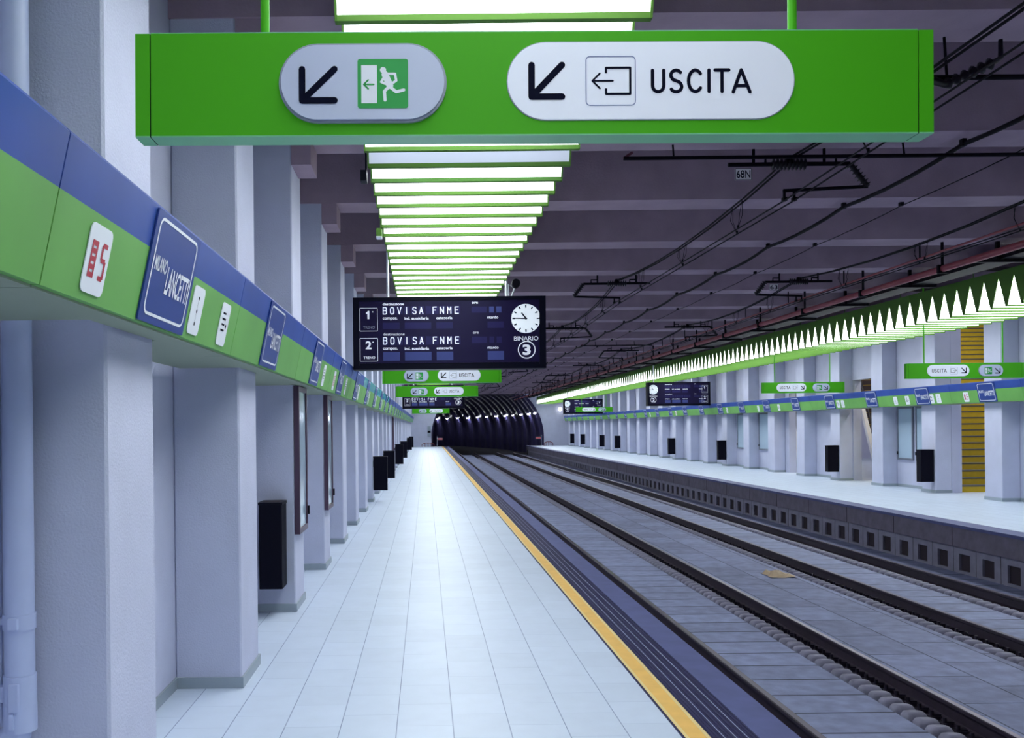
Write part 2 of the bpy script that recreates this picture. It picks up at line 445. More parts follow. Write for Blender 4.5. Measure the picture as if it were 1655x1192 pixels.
for k in range(12):
    s = 1.3 + k*5.2*0.85
    p, t, side = tpath(s)
    lp = p + side*4.45 + Vector((0,0,2.15))
    if proto is None:
        proto = empty('tunnel_lamp', lp, '', 'lamp')
        bb = MB(); bb.box(-0.12, -0.16, 0.001, 0.10, 0.16, 0.05, M_BLK); bb.box(0.08, -0.04, -0.03, 0.42, 0.04, 0.02, M_BLK); bb.build('housing', proto)
        bb = MB(); bb.extrude_y([(-0.08,-0.08),(0.06,-0.08),(0.06,0.0),(-0.10,0.0)], -0.13, 0.13, M_TLAMP); bb.build('lens', proto)
        o = proto
    else:
        o = copy_tree(proto)
    o.location = lp; o.rotation_euler = (0, 0, math.atan2(side.y, side.x))
    tag(o, '%s lamp from the mouth on right wall of tunnel' % (['first'] + ORD[1:])[k], 'lamp', 'lamps on the tunnel wall')

# ceiling and beams --------------------------------------------------
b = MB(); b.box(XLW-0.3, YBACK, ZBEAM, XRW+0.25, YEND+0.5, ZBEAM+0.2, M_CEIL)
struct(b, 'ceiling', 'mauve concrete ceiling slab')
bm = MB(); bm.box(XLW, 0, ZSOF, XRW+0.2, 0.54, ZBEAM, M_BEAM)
me = bm.mesh('ceiling_beam')
for y in YL:
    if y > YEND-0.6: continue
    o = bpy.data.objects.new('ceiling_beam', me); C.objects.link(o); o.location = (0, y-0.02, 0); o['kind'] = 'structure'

# columns --------------------------------------------------------------
def column_mesh(x0, x1, d, face):
    b = MB()
    b.bbox(x0, 0, 0, x1, d, ZSOF if face > 0 else ZSOF, 0.012, M_WALL)
    b.box(x0-(0.014 if face < 0 else -0.0), -0.014, 0, x1+(0.014 if face > 0 else 0.0), d+0.014, 0.075, M_SKIRT)
    return b.mesh('column')
meL = column_mesh(XLW, XL, 0.635, 1)
meR = column_mesh(XR, XRW, 0.635, -1)
cb = MB(); cb.box(XL+0.001, 0, 4.30, XL+0.19, 0.50, ZSOF, M_BEAM); meCL = cb.mesh('column_corbel')
cb = MB(); cb.box(XR-0.19, 0, 4.30, XR-0.001, 0.50, ZSOF, M_BEAM); meCR = cb.mesh('column_corbel')
for y in YL:
    if y > YEND-1: continue
    o = bpy.data.objects.new('column', meL); C.objects.link(o); o.location = (0, y, 0); o['kind'] = 'structure'
    o = bpy.data.objects.new('column_corbel', meCL); C.objects.link(o); o.location = (0, y, 0); o['kind'] = 'structure'
for y in YR:
    if y > YEND-1: continue
    o = bpy.data.objects.new('column', meR); C.objects.link(o); o.location = (0, y, 0); o['kind'] = 'structure'
    o = bpy.data.objects.new('column_corbel', meCR); C.objects.link(o); o.location = (0, y, 0); o['kind'] = 'structure'
# skirting on the walls between columns
b = MB()
for y in YL[:-1]:
    if y+S_L > YEND: continue
    b.box(XLW, y+0.635+0.014, 0, XLW+0.014, y+S_L-0.014, 0.075, M_SKIRT)
struct(b, 'baseboard_left', 'grey skirting along left wall')
b = MB()
for y in YR[:-1]:
    if any(abs(y+0.635-a) < 0.3 for a, c in OPEN): continue
    b.box(XRW-0.014, y+0.65, 0, XRW, y+S_R-0.014, 0.075, M_SKIRT)
struct(b, 'baseboard_right', 'grey skirting along right wall')

# ------------------------------------------------------------------ name band
ZB0, ZB1, ZB2 = 2.185, 2.465, 2.624   # green bottom, green/blue joint, blue top
def xface(z): return -1.115 + (z-ZB0)/(ZB2-ZB0)*0.095
BL = math.hypot(0.095, ZB2-ZB0)
def band_matrix(side, y, xc):
    """local u along the band as read, v up the slanted face, w outwards; origin at the lower edge"""
    if side < 0:   # left band, faces +x; read from the track: u runs towards the camera ... away = right to left
        V = Vector((0.095, 0, ZB2-ZB0)).normalized(); U = Vector((0, 1, 0)); 
        # a reader on the track faces -x with +y to the right
        Wn = U.cross(V).normalized()
        o = Vector((-1.115, y, ZB0))
    else:
        V = Vector((-0.095, 0, ZB2-ZB0)).normalized(); U = Vector((0, -1, 0))
        Wn = U.cross(V).normalized()
        o = Vector((xc, y, ZB0))
    M = Matrix(((U.x, V.x, Wn.x, o.x), (U.y, V.y, Wn.y, o.y), (U.z, V.z, Wn.z, o.z), (0,0,0,1)))
    return M
def pill_marks(b, kind):
    if kind == 'red':
        for (u, t) in ((-0.042, 0),):
            for k in range(5): b.poly2([(u-0.026, 0.045+k*0.026),(u+0.026,0.045+k*0.026),(u+0.026,0.062+k*0.026),(u-0.026,0.062+k*0.026)], 0.006, M_REDI)
            b.stroke([(u-0.02,0.045),(u-0.02,0.165)], 0.012, 0.0062, M_REDI, False)
            b.stroke([(u+0.02,0.045),(u+0.02,0.165)], 0.012, 0.0062, M_REDI, False)
        b.stroke([(0.07,0.162),(0.028,0.162),(0.028,0.112),(0.066,0.112),(0.066,0.052),(0.026,0.052)], 0.016, 0.006, M_REDI, False)
    elif kind == 'dots':
        for v in (0.045, 0.105, 0.165): b.disc2(0, v, 0.010, 0.006, M_INK, 10)
        b.stroke([(0.0,0.045),(0.0,0.165)], 0.003, 0.0055, M_INK, False)
    else:
        for k in range(4): b.stroke([(-0.055,0.165-k*0.03),(0.01+0.012*(k%2),0.165-k*0.03)], 0.010, 0.006, M_INK, False)
        b.disc2(0.045, 0.10, 0.012, 0.006, M_INK, 10)
def make_band(side, name, label, ys, y_lo, y_hi, pills, teal=()):
    xc = 12.445
    root = empty(name, ((-1.2 if side < 0 else 12.55), ys[0], ZB0), label, 'sign band')
    RM = Matrix.Translation(-Vector(root.location))
    S = ys[1]-ys[0]
    for i, y in enumerate(ys):
        a = y + 0.3 - S/2; c = y + 0.3 + S/2
        a += 0.004; c -= 0.004
        b = MB(); b.M = RM
        isteal = any(t0 <= y <= t1 for t0, t1 in teal)
        blue = M_TEAL if isteal else M_BBLUE
        if side < 0: P = lambda x, z: (x, z)
        else: P = lambda x, z: (11.33 - x, z)
        f = [P(-1.115, ZB0), P(xface(ZB1), ZB1), P(-1.20, ZB1), P(-1.20, ZB0)]
        g = [P(xface(ZB1), ZB1), P(-1.02, ZB2), P(-1.03, ZB2+0.015), P(-1.20, ZB2+0.015), P(-1.20, ZB1)]
        b.extrude_y(f, a, c, M_BGREEN); b.extrude_y(g, a, c, blue)
        # underside
        e = [P(-1.118, ZB0-0.012), P(-1.118, ZB0), P(-1.718, ZB0+0.02), P(-1.718, ZB0+0.008)]
        panel = b.build('fascia_panel', root)
        # soffit split between columns
        b = MB(); b.M = RM
        xw = -1.262
        b.extrude_y([P(-1.14, ZB0-0.008), P(-1.14, ZB0), P(xw, ZB0), P(xw, ZB0-0.008)], a, c, M_SOFF)
        y2 = y + (0.65 if True else 0); y3 = y + S - (0.215 if side < 0 and abs(y + S - 3.70) < 0.1 else 0.015)
        b.extrude_y([P(xw, ZB0-0.008), P(xw, ZB0), P(-1.665, ZB0), P(-1.665, ZB0-0.008)], y2, y3, M_SOFF)
        b.build('underside_panel', root)
        # station name plate
        yp0, yp1 = y-0.10, y+0.50
        Mb = RM @ band_matrix(side, (yp0+yp1)/2, xc)
        b = MB(); b.M = Mb
        hw = 0.30
        b.plate(rr_pts(-hw-0.03, 0.005, hw+0.03, BL-0.005, 0.012, 2), 0.0015, 0.009, M_PLATE)
        pl = b.build('name_plate', panel)
        b = MB(); b.M = Mb
        b.rring(-hw+0.01, 0.035, hw-0.01, BL-0.028, 0.045, 0.012, 0.0105, M_WHITE, 4)
        b.text('MILANO', -hw+0.04, 0.215, -hw+0.205, 0.275, 0.0105, M_WHITE, bold=0.015)
        b.text('LANCETTI', -hw+0.225, 0.14, hw-0.035, 0.255, 0.0105, M_WHITE, bold=0.015)
        b.build('lettering', pl)
        for (yy, kind) in pills:
            if a <= yy < c:
                Mp = RM @ band_matrix(side, yy, xc)
                b = MB(); b.M = Mp
                b.plate(rr_pts(-0.10, 0.028, 0.10, 0.255, 0.028, 4), 0.0015, 0.005, M_WHITE)
                b.M = Mp @ Matrix.Translation((0, 0.035, 0))
                pill_marks(b, kind)
                b.build('logo_panel', panel)
    return root
LY = [y for y in YL if y < YEND-1.5 and y > -3]
pl = []
for i, y in enumerate(LY):
    if i % 2 == 0: pl += [(y-0.65, 'red')]
    pl += [(y+0.70, 'dots'), (y+1.30, 'text')] if i % 3 != 1 else [(y+0.75, 'text')]
pl = [(3.07, 'red'), (4.40, 'dots'), (4.99, 'text'), (9.9, 'text'), (11.0, 'red'), (12.6, 'text'), (15.0, 'dots'), (17.7, 'text'), (20.2,'text'), (23.0,'dots'),(28.2,'text'),(33.5,'text')]
make_band(-1, 'name_band', 'long blue and green station name band along left columns', LY, 0, 0, pl, teal=((16.0, 25.5),))
plr = [(24.5,'dots'),(23.9,'text'),(22.75,'text'),(22.45,'dots'),(21.3,'red'),(27.9,'text'),(27.6,'dots'),(32.6,'text'),(34.6,'dots'),(38.2,'text'),(41.6,'text'),(46.0,'red'),(51.3,'text')]
RY = [y for y in YR if y < YEND-1.5]
make_band(1, 'name_band', 'long blue and green station name band along right columns', RY, 0, 0, plr)

# ------------------------------------------------------------------ ceiling luminaires
FZ = EYE + 1.97
PITCH = 0.423; NB = 20; MOD = PITCH*NB
def make_blade(W_, lit):
    """one V-shaped louvre, origin at its lower edge centre-left"""
    hw = PITCH/2 - 0.004; h = 0.52
    b = MB()
    # slanted diffusers
    b.add([(0.012,-0.014,0.02),(W_-0.012,-0.014,0.02),(W_-0.012,-hw,h),(0.012,-hw,h)], [(0,1,2,3)], lit)
    b.add([(0.012,0.014,0.02),(W_-0.012,0.014,0.02),(W_-0.012,hw,h),(0.012,hw,h)], [(3,2,1,0)], M_LITB if lit == M_LIT else lit)
    return b.mesh('diffuser')
def make_blade_frame(W_):
    hw = PITCH/2 - 0.004; h = 0.52
    b = MB()
    b.box(0, -0.022, 0, W_, 0.022, 0.030, M_GREENF)
    for x in (0, W_-0.012):
        b.extrude_x([(-0.022,0.0),(0.022,0.0),(hw+0.003,h),(-hw-0.003,h)], x, x+0.012, M_GREENF)
    return b.mesh('louvre_frame')
WL_, WR_ = 1.54, 1.54
me_lit = make_blade(1.54, M_LIT); me_dim = make_blade(1.54, M_DIM)
me_half = me_lit
me_fr = make_blade_frame(1.54)
def make_housing(W_):
    b = MB()
    b.box(0, 0.004, 0.52, 0.012, MOD-0.004, 0.64, M_GREENF); b.box(W_-0.012, 0.004, 0.52, W_, MOD-0.004, 0.64, M_GREENF)
    b.box(0.012, 0.004, 0.60, W_-0.012, MOD-0.004, 0.625, M_GREENF)
    return b.mesh('housing')
me_ho = make_housing(1.54)
def make_hanger(h):
    b = MB(); b.tube([(0,0,0),(0,0,h)], 0.008, M_GREENF, 6); b.box(-0.03,-0.03,h-0.008,0.03,0.03,h,M_GREENF)
    return b.mesh('hanger')
me_ha = make_hanger(ZSOF-(FZ+0.64))
def luminaires(x0, where, tree_group, first, last):
    y = 19.11 - MOD*3; i = 0
    while y < YEND-1:
        nb = NB
        if y + MOD > YEND: nb = int((YEND-0.3-y)/PITCH)
        if i >= first:
            root = empty('ceiling_light', (x0, y, FZ), '%s green-framed louvred light module from camera over %s platform' % (ORD[i-first-1] if i > first else 'unseen overhead', where), 'ceiling light', tree_group)
            for k in range(nb):
                yy = (k+0.5)*PITCH
                Y = y + yy
                dim = where == 'left' and (abs(Y-7.07) < 0.21)
                f = bpy.data.objects.new('louvre_frame', me_fr); C.objects.link(f); f.parent = root; f.location = (0, yy, 0)
                d = bpy.data.objects.new('diffuser', me_dim if dim else me_lit); C.objects.link(d); d.parent = f
                if dim: d['label'] = 'unlit greyish diffuser'
            ho = bpy.data.objects.new('housing', me_ho); C.objects.link(ho); ho.parent = root
            if nb < NB: ho.scale = (1, nb/NB, 1)
            for yb in YL:
                if y+0.1 < yb+0.25 < y+nb*PITCH-0.1 and yb < YEND-1:
                    for xx in (0.10, 1.44):
                        h = bpy.data.objects.new('hanger', me_ha); C.objects.link(h); h.parent = root; h.location = (xx, yb+0.25-y, 0.64)
        y += MOD; i += 1
luminaires(-0.42, 'left', 'louvred lights over left platform', 0, 99)
luminaires(9.99, 'right', 'louvred lights over right platform', 1, 99)

# ------------------------------------------------------------------ exit signs
PXS = 2.4/1290.0
def sgn_marks(parent, mirror, M):
    """M: matrix of the front face, origin at its top left, u right, v down in photo pixels"""
    def U(px): return (px-222)*PXS
    def V(py): return -(py-50)*PXS
    Wd = 2.4
    def arrow(b, x0, y0, x1, y1, w):
        # corner at lower left (or lower right when mirrored)
        if mirror: pts = [(x1, y0), (x1, y1), (x0, y1)]; d = [(x0, y0), (x1, y1)]
        else: pts = [(x0, y0), (x0, y1), (x1, y1)]; d = [(x1, y0), (x0, y1)]
        b.stroke([(U(p[0]), V(p[1])) for p in pts], 10.5*PXS, w, M_INK); b.stroke([(U(p[0]), V(p[1])) for p in d], 10.5*PXS, w, M_INK)
    # small pill
    if not mirror: p0, p1, ax, ix = 455, 725, 493, 582
    else: p0, p1 = 1010, 1278; ax, ix = 1190, 1073
    b = MB(); b.M = M
    b.plate(rr_pts(U(p0), V(197), U(p1), V(70), 63*PXS, 12), 0, 0.012, M_RIM)
    b.plate(rr_pts(U(p0+4), V(193), U(p1-4), V(74), 59*PXS, 12), 0.012, 0.020, M_PILLB)
    pan = b.build('emergency_exit_panel', parent)
    b = MB(); b.M = M; arrow(b, ax, 113, ax+52, 163, 0.0215); b.build('arrow', pan)
    b = MB(); b.M = M
    w = 0.0212
    b.rrect(U(ix), V(176), U(ix+81), V(97), 4*PXS, w, M_EGREEN)
    w += 0.0006
    b.poly2([(U(ix+6),V(168)),(U(ix+31),V(168)),(U(ix+31),V(107)),(U(ix+6),V(107))], w, M_WHITE)
    w2 = w+0.0006
    if True:
        b.stroke([(U(ix+10),V(138)),(U(ix+26),V(138))], 2.6*PXS, w2, M_EGREEN)
        b.stroke([(U(ix+17),V(131)),(U(ix+10),V(138)),(U(ix+17),V(145))], 2.6*PXS, w2, M_EGREEN)
    # running figure
    b.disc2(U(ix+41), V(115), 5*PXS, w, M_WHITE, 14)
    b.stroke([(U(ix+44),V(122)),(U(ix+52),V(140))], 11*PXS, w, M_WHITE)          # trunk
    b.stroke([(U(ix+44),V(121)),(U(ix+60),V(121)),(U(ix+62),V(132)),(U(ix+56),V(136))], 4*PXS, w, M_WHITE)
    b.stroke([(U(ix+44),V(124)),(U(ix+38),V(134)),(U(ix+45),V(137))], 4*PXS, w, M_WHITE)
    b.stroke([(U(ix+52),V(142)),(U(ix+62),V(150)),(U(ix+74),V(147))], 5*PXS, w, M_WHITE)
    b.stroke([(U(ix+50),V(142)),(U(ix+43),V(149)),(U(ix+44),V(163))], 5*PXS, w, M_WHITE)
    b.build('pictogram', pan)
    # large pill
    if not mirror: q0, q1, bx, kx, tx = 822, 1287, 862, 949, 1054
    else: q0, q1 = 447, 912; bx, kx, tx = 828, 700, 500
    b = MB(); b.M = M
    b.plate(rr_pts(U(q0), V(194), U(q1), V(67), 63*PXS, 12), 0, 0.003, M_RIM)
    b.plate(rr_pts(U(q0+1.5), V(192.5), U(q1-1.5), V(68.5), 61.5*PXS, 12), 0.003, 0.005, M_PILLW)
    pan = b.build('exit_panel', parent)
    w = 0.0062
    b = MB(); b.M = M; arrow(b, bx, 105, bx+49, 156, w); b.build('arrow', pan)
    b = MB(); b.M = M
    b.rring(U(kx), V(171), U(kx+81), V(91), 7*PXS, 1.6*PXS, w, M_INKB, 4)
    def K(px):   # icon x, mirrored about the box centre when needed
        return U(kx + (81-(px-949) if mirror else px-949))
    b.stroke([(K(982),V(119)),(K(982),V(110)),(K(1021),V(110)),(K(1021),V(152)),(K(982),V(152)),(K(982),V(143))], 3.6*PXS, w, M_INK, False)
    for p in ((1021,110),(1021,152),(982,110),(982,152)): b.disc2(K(p[0]),V(p[1]),1.8*PXS,w,M_INK,8)
    b.stroke([(K(993),V(131)),(K(960),V(131))], 3*PXS, w, M_INK); b.stroke([(K(972),V(119)),(K(960),V(131)),(K(972),V(143))], 3*PXS, w, M_INK)
    b.build('pictogram', pan)
    # USCITA, drawn with even round strokes
    b = MB(); b.M = M
    X = tx; T = 5.6*PXS
    def st(pts): b.stroke([(U(X+p[0]), V(p[1])) for p in pts], T, w, M_INK)
    t_, m_, l_ = 114.5, 131.5, 149.0
    def arc(cx, cy, rx, ry, a0, a1, n=12): return [(cx+rx*math.cos(R(a0+(a1-a0)*k/n)), cy-ry*math.sin(R(a0+(a1-a0)*k/n))) for k in range(n+1)]
    st([(3,t_)] + arc(12, 139, 9, 10, 180, 360) + [(21,t_)])                                             # U
    st(arc(41, 123, 8.5, 8.5, 35, 180) + [(33,125)] + [(36,129.5),(41,131.5),(46,133.5)] + arc(41, 141, 9, 8.2, 35, -150))   # S
    st(arc(72, 131.7, 11, 17.3, 42, 318, 16))                                                           # C
    st([(94,t_),(94,l_)])                                                                               # I
    st([(104,t_),(126,t_)]); st([(115,t_),(115,l_)])                                                    # T
    st([(133,l_+1),(146,t_),(160,l_+1)]); st([(137,140),(156,140)])                                     # A
    b.build('lettering', pan)

SIGNPROTO = {}
def exit_sign(Y, right, label):
    xl = (-0.863 if not right else 11.33-1.531+0.0)
    H = 165*PXS
    zt = EYE + 640*PXS
    th = 0.085
    if right in SIGNPROTO:
        root = copy_tree(SIGNPROTO[right]); root.location = (xl, Y, zt-H); root.rotation_euler = (0, 0, 0)
        tag(root, label, 'sign', 'exit signs over the platforms'); return
    root = empty('exit_sign', (xl, Y, zt-H), label, 'sign', 'exit signs over the platforms')
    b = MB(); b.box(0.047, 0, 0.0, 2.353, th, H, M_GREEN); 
    b.box(0.047, 0.0, -0.004, 2.353, th, 0.0, M_GREENL); b.box(0.047, 0.0, H, 2.353, th, H+0.003, M_GREENL)
    b.build('sign_box', root)
    for x in (0, 2.357):
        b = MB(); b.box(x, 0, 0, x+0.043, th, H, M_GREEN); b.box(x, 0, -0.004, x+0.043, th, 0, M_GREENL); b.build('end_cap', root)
    b = MB()
    for x in (0.043, 2.353): b.box(x, 0.004, -0.003, x+0.004, th-0.004, H, M_BLK)
    b.build('seam_gasket', root)
    for x in (0.16*2.4, 0.83*2.4):
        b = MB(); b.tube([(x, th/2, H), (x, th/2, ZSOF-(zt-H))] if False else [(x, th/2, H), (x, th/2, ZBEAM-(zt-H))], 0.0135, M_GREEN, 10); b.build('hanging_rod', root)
    M = Matrix(((1,0,0,0),(0,0,-1,0),(0,1,0,H),(0,0,0,1)))
    sgn_marks(root, right, M)
    SIGNPROTO[right] = root
exit_sign(2.79, False, 'large nearest green USCITA exit sign with arrow pointing down left')
SIGNPROTO[False].rotation_euler = (0, R(0.30), 0)
exit_sign(18.7, False, 'green USCITA exit sign directly beneath the departure board over left platform')
exit_sign(27.0, False, 'green USCITA exit sign just below and behind the second exit sign, left platform')
exit_sign(59.5, False, 'small farthest green exit sign below the distant left departure board')
exit_sign(18.9, True, 'nearest green USCITA exit sign over right platform')
exit_sign(27.0, True, 'middle green USCITA exit sign over right platform')
exit_sign(60.5, True, 'farthest green exit sign over right platform, before a departure board')

# ------------------------------------------------------------------ departure boards
KB = 2.72/1520.0
CAPS = {'B': [[(0,0),(0,1),(.7,1),(1,.88),(1,.65),(.7,.53),(0,.53)],[(.7,.53),(1,.4),(1,.12),(.7,0),(0,0)]],
        'O': [[(.25,0),(0,.2),(0,.8),(.25,1),(.75,1),(1,.8),(1,.2),(.75,0),(.25,0)]],
        'V': [[(0,1),(.5,0),(1,1)]], 'I': [[(.5,0),(.5,1)]],
        'S': [[(1,.85),(.75,1),(.25,1),(0,.82),(0,.68),(.25,.55),(.75,.45),(1,.32),(1,.16),(.75,0),(.25,0),(0,.15)]],
        'A': [[(0,0),(.5,1),(1,0)],[(.18,.34),(.82,.34)]], 'F': [[(0,0),(0,1),(1,1)],[(0,.53),(.8,.53)]],
        'N': [[(0,0),(0,1),(1,0),(1,1)]], 'M': [[(0,0),(0,1),(.5,.45),(1,1),(1,0)]],
        'E': [[(1,0),(0,0),(0,1),(1,1)],[(0,.53),(.85,.53)]]}
def board(Y, right, label, full=True):
    xl = -1.01 if not right else 11.33-1.71
    H = 570*KB; zb = EYE + (690-596.5)*13.1/1500 - 0.0; D = 0.30
    root = empty('departure_board', (xl, Y, zb), label, 'departure board', 'departure boards over the platforms')
    Wd = 2.72
    b = MB(); b.box(0, 0, 0, Wd, D, H, M_BOARD)
    b.box(0, -0.015, 0, Wd, 0, 0.06, M_BOARD); b.box(0, -0.015, H-0.05, Wd, 0, H, M_BOARD)
    b.box(0, -0.015, 0.06, 0.09, 0, H-0.05, M_BOARD); b.box(Wd-0.09, -0.015, 0.06, Wd, 0, H-0.05, M_BOARD)
    b.build('case', root)
    def U(c): return (c-55)*KB
    def V(c): return (670-c)*KB
    M = Matrix(((1,0,0,0),(0,0,-1,0),(0,1,0,0),(0,0,0,1)))
    def ux(c, wdt=0):       # mirrored layout for the boards of the right platform
        return c
    off = 0
    sh = (lambda c: c) if not right else (lambda c: c+190)
    b = MB(); b.M = M
    b.plate([(U(95),V(620)),(U(1545),V(620)),(U(1545),V(128)),(U(95),V(128))], 0.0, 0.004, M_BOARDF)
    b.build('front_glass', root)
    w = 0.0056
    def R4(x0, y0, x1, y1, m):
        b = MB(); b.M = M
        b.poly2([(U(sh(x0)),V(y1)),(U(sh(x1)),V(y1)),(U(sh(x1)),V(y0)),(U(sh(x0)),V(y0))], w-0.0006, m)
        b.build('flap_window', root)
    for (y0, y1) in ((180,228),(418,468)):
        if full:
            for k in range(10+1): R4(286+57*k, y0-8, 286+57*k+46, y1+8, M_FLAP)
        R4(990, y0, 1110, y1, M_FLAP); R4(1130, y0, 1166, y1, M_FLAPL if y0 < 200 else M_FLAP); R4(1186, y0, 1226, y1, M_FLAPL if y0 < 200 else M_FLAP)
    for (y0, y1, m) in ((300,350,M_FLAP),(532,600,M_FLAPL)):
        for x0, x1 in ((290,422),(462,672),(712,842),(1115,1243)): R4(x0, y0, x1, y1, m)
    b = MB(); b.M = M
    def T(txt, x0, y0, x1, y1, m=M_TXT, bold=0.0, s=True):
        f = sh if s else (lambda c: c)
        b.text(txt, U(f(x0)), V(y1), U(f(x1)), V(y0), w, m, bold=bold)
    T('destinazione', 290, 143, 458, 164, bold=0.03); T('ore', 992, 142, 1042, 158, bold=0.03)
    T('destinazione', 293, 380, 460, 401, m=M_TXTG if False else M_TXT); T('ore', 1000, 378, 1045, 394)
    for y in (256, 494):
        T('compos.', 290, y+2, 405, y+27, bold=0.02); T('ind. sussidiaria', 460, y, 652, y+23, bold=0.02)
        T('categoria', 712, y, 838, y+27, bold=0.02); T('ritardo', 1113, y-2, 1200, y+20, bold=0.02)
    T('solari udine', 95, 650, 215, 664, s=False)
    if not right:
        for y0 in (177, 414):
            for ch, cx in (('B',307),('O',364),('V',421),('I',478),('S',540),('A',594),('F',700),('N',757),('M',814),('E',874)):
                for pl in CAPS[ch]:
                    b.stroke([(U(cx+13*(p[0]*2-1)), V(y0+55-52*p[1])) for p in pl], 7.6*KB, w, M_TXT, False)
                    for p in pl: b.disc2(U(cx+13*(p[0]*2-1)), V(y0+55-52*p[1]), 3.8*KB, w, M_TXT, 8)
    b.build('lettering', root)
    # train number boxes
    ox = 0 if not right else 1265
    for i, (yb, num) in enumerate(((182, '1'), (420, '2'))):
        b = MB(); b.M = M
        x0, x1 = 107+ox, 249+ox
        b.rring(U(x0), V(yb+184), U(x1), V(yb), 0.008, 0.006, w, M_TXT, 2)
        if num == '1':
            b.poly2([(U(x0+62),V(yb+88)),(U(x0+77),V(yb+88)),(U(x0+77),V(yb+24)),(U(x0+66),V(yb+24)),(U(x0+62),V(yb+30))], w, M_TXT)
            b.poly2([(U(x0+62),V(yb+30)),(U(x0+62),V(yb+46)),(U(x0+50),V(yb+46)),(U(x0+50),V(yb+38))], w, M_TXT)
        else: b.text(num, U(x0+45), V(yb+88), U(x0+92), V(yb+24), w, M_TXT, bold=0.03)
        b.disc2(U(x0+104), V(yb+32), 0.009, w, M_TXT, 12)
        b.text('TRENO', U(x0+28), V(yb+164), U(x0+120), V(yb+143), w, M_TXTG if i == 0 else M_TXT, bold=0.02)
        b.build('train_number_box', root)
    # clock
    cx, cy, r = (1418 if not right else 195), 278, 115*KB
    b = MB(); b.M = M
    n = 40
    b.plate([(U(cx)+r*math.cos(2*PI*k/n), V(cy)+r*math.sin(2*PI*k/n)) for k in range(n)], 0.004, 0.012, M_CLOCK)
    ck = b.build('clock_dial', root)
    b = MB(); b.M = M
    for k in range(12):
        a = 2*PI*k/12; r1 = r*0.93; r0 = r*0.74
        b.stroke([(U(cx)+r0*math.sin(a), V(cy)+r0*math.cos(a)), (U(cx)+r1*math.sin(a), V(cy)+r1*math.cos(a))], 0.018, 0.0130, M_INK, False)
    b.build('hour_marks', ck)
    b = MB(); b.M = M
    b.stroke([(U(cx)+0.01,V(cy)-0.01), (U(cx)-0.062, V(cy)+0.080)], 0.020, 0.0145, M_INK, False)
    b.build('hour_hand', ck)
    b = MB(); b.M = M
    b.stroke([(U(cx)+0.02,V(cy)-0.004), (U(cx)-0.185, V(cy)+0.006)], 0.014, 0.0155, M_INK, False); b.disc2(U(cx),V(cy),0.016,0.0160,M_INK,14)
    b.build('minute_hand', ck)
    b = MB(); b.M = M
    b.text('BINARIO', U(cx-95), V(452), U(cx+97), V(418), w, M_TXT, bold=0.0)
    n = 28; ro, ri = 70*KB, 62*KB
    cc = (U(cx+4), V(524))
    b.ring2([(cc[0]+ro*math.cos(2*PI*k/n), cc[1]+ro*math.sin(2*PI*k/n)) for k in range(n)], [(cc[0]+ri*math.cos(2*PI*k/n), cc[1]+ri*math.sin(2*PI*k/n)) for k in range(n)], w, M_TXT)
    b.text('3' if not right else '2', cc[0]-32*KB, cc[1]-42*KB, cc[0]+32*KB, cc[1]+42*KB, w, M_TXT, bold=0.04)
    b.build('platform_number', root)
    for x, sd in (((0.49, 1), (2.18, -1)) if not right else ((0.30, 1), (1.97, -1))):
        b = MB(); b.tube([(x, D/2, H), (x, D/2, FZ+0.60-zb)], 0.020, M_WHITE, 10); b.tube([(x, D/2, FZ+0.58-zb), (x+0.055*sd, D/2, FZ+0.58-zb)], 0.012, M_WHITE, 8); b.box(x-0.06, D/2-0.05, H, x+0.06, D/2+0.05, H+0.012, M_WHITE); b.build('hanging_rod', root)
    return root, zb+H
bd, ztop = board(13.1, False, 'near black departure board reading BOVISA FNME with round clock')
board(40.6, False, 'distant black departure board half hidden behind green signs over left platform')
board(40.2, True, 'larger black departure board with clock at its left, over right platform')
board(64.6, True, 'farthest black departure board with clock, over right platform')
# round dark device on the board
root = empty('security_camera', (1.27, 13.25, ztop), 'small dark round camera on white stalk above departure board', 'camera')
b = MB(); b.tube([(-0.03,0,0.0),(0.02,0,0.13)], 0.012, M_WHITE, 8); b.tube([(-0.07,0,0),(-0.07,0,0.19),(0.02,0,0.13)], 0.010, M_WHITE, 8); b.build('bracket', root)
b = MB(); b.tube([(0.03,-0.12,0.19),(0.03,-0.10,0.19),(0.03,0.06,0.19),(0.03,0.09,0.19)], [0.055,0.065,0.060,0.03], M_BLK, 18); b.build('camera_body', root)
root.location.z = ztop
# speaker by the light
root = empty('loudspeaker', (-0.425, 7.0, EYE+1.865), 'small black box loudspeaker at left edge of ceiling light', 'loudspeaker')
b = MB(); b.box(-0.048, 0, 0, 0.0, 0.10, 0.08, M_BLK); b.build('speaker_body', root)
b = MB(); b.tube([(-0.008,0.05,0.08),(-0.008,0.05,0.60)], 0.008, M_BLK, 6); b.build('bracket', root)
root = empty('junction_box', (-0.425, 9.4, EYE+1.94), 'small green and white box hung at left edge of ceiling light', 'junction box')
b = MB(); b.box(-0.055, 0, 0.0, 0.0, 0.12, 0.08, M_GREENF); b.build('box_body', root)
b = MB(); b.box(-0.057, -0.002, -0.012, 0.0, 0.12, 0.0, M_WHITE); b.build('lid', root)
b = MB(); b.tube([(-0.01,0.05,0.08),(-0.01,0.05,0.56)], 0.008, M_GREENF, 6); b.build('bracket', root)

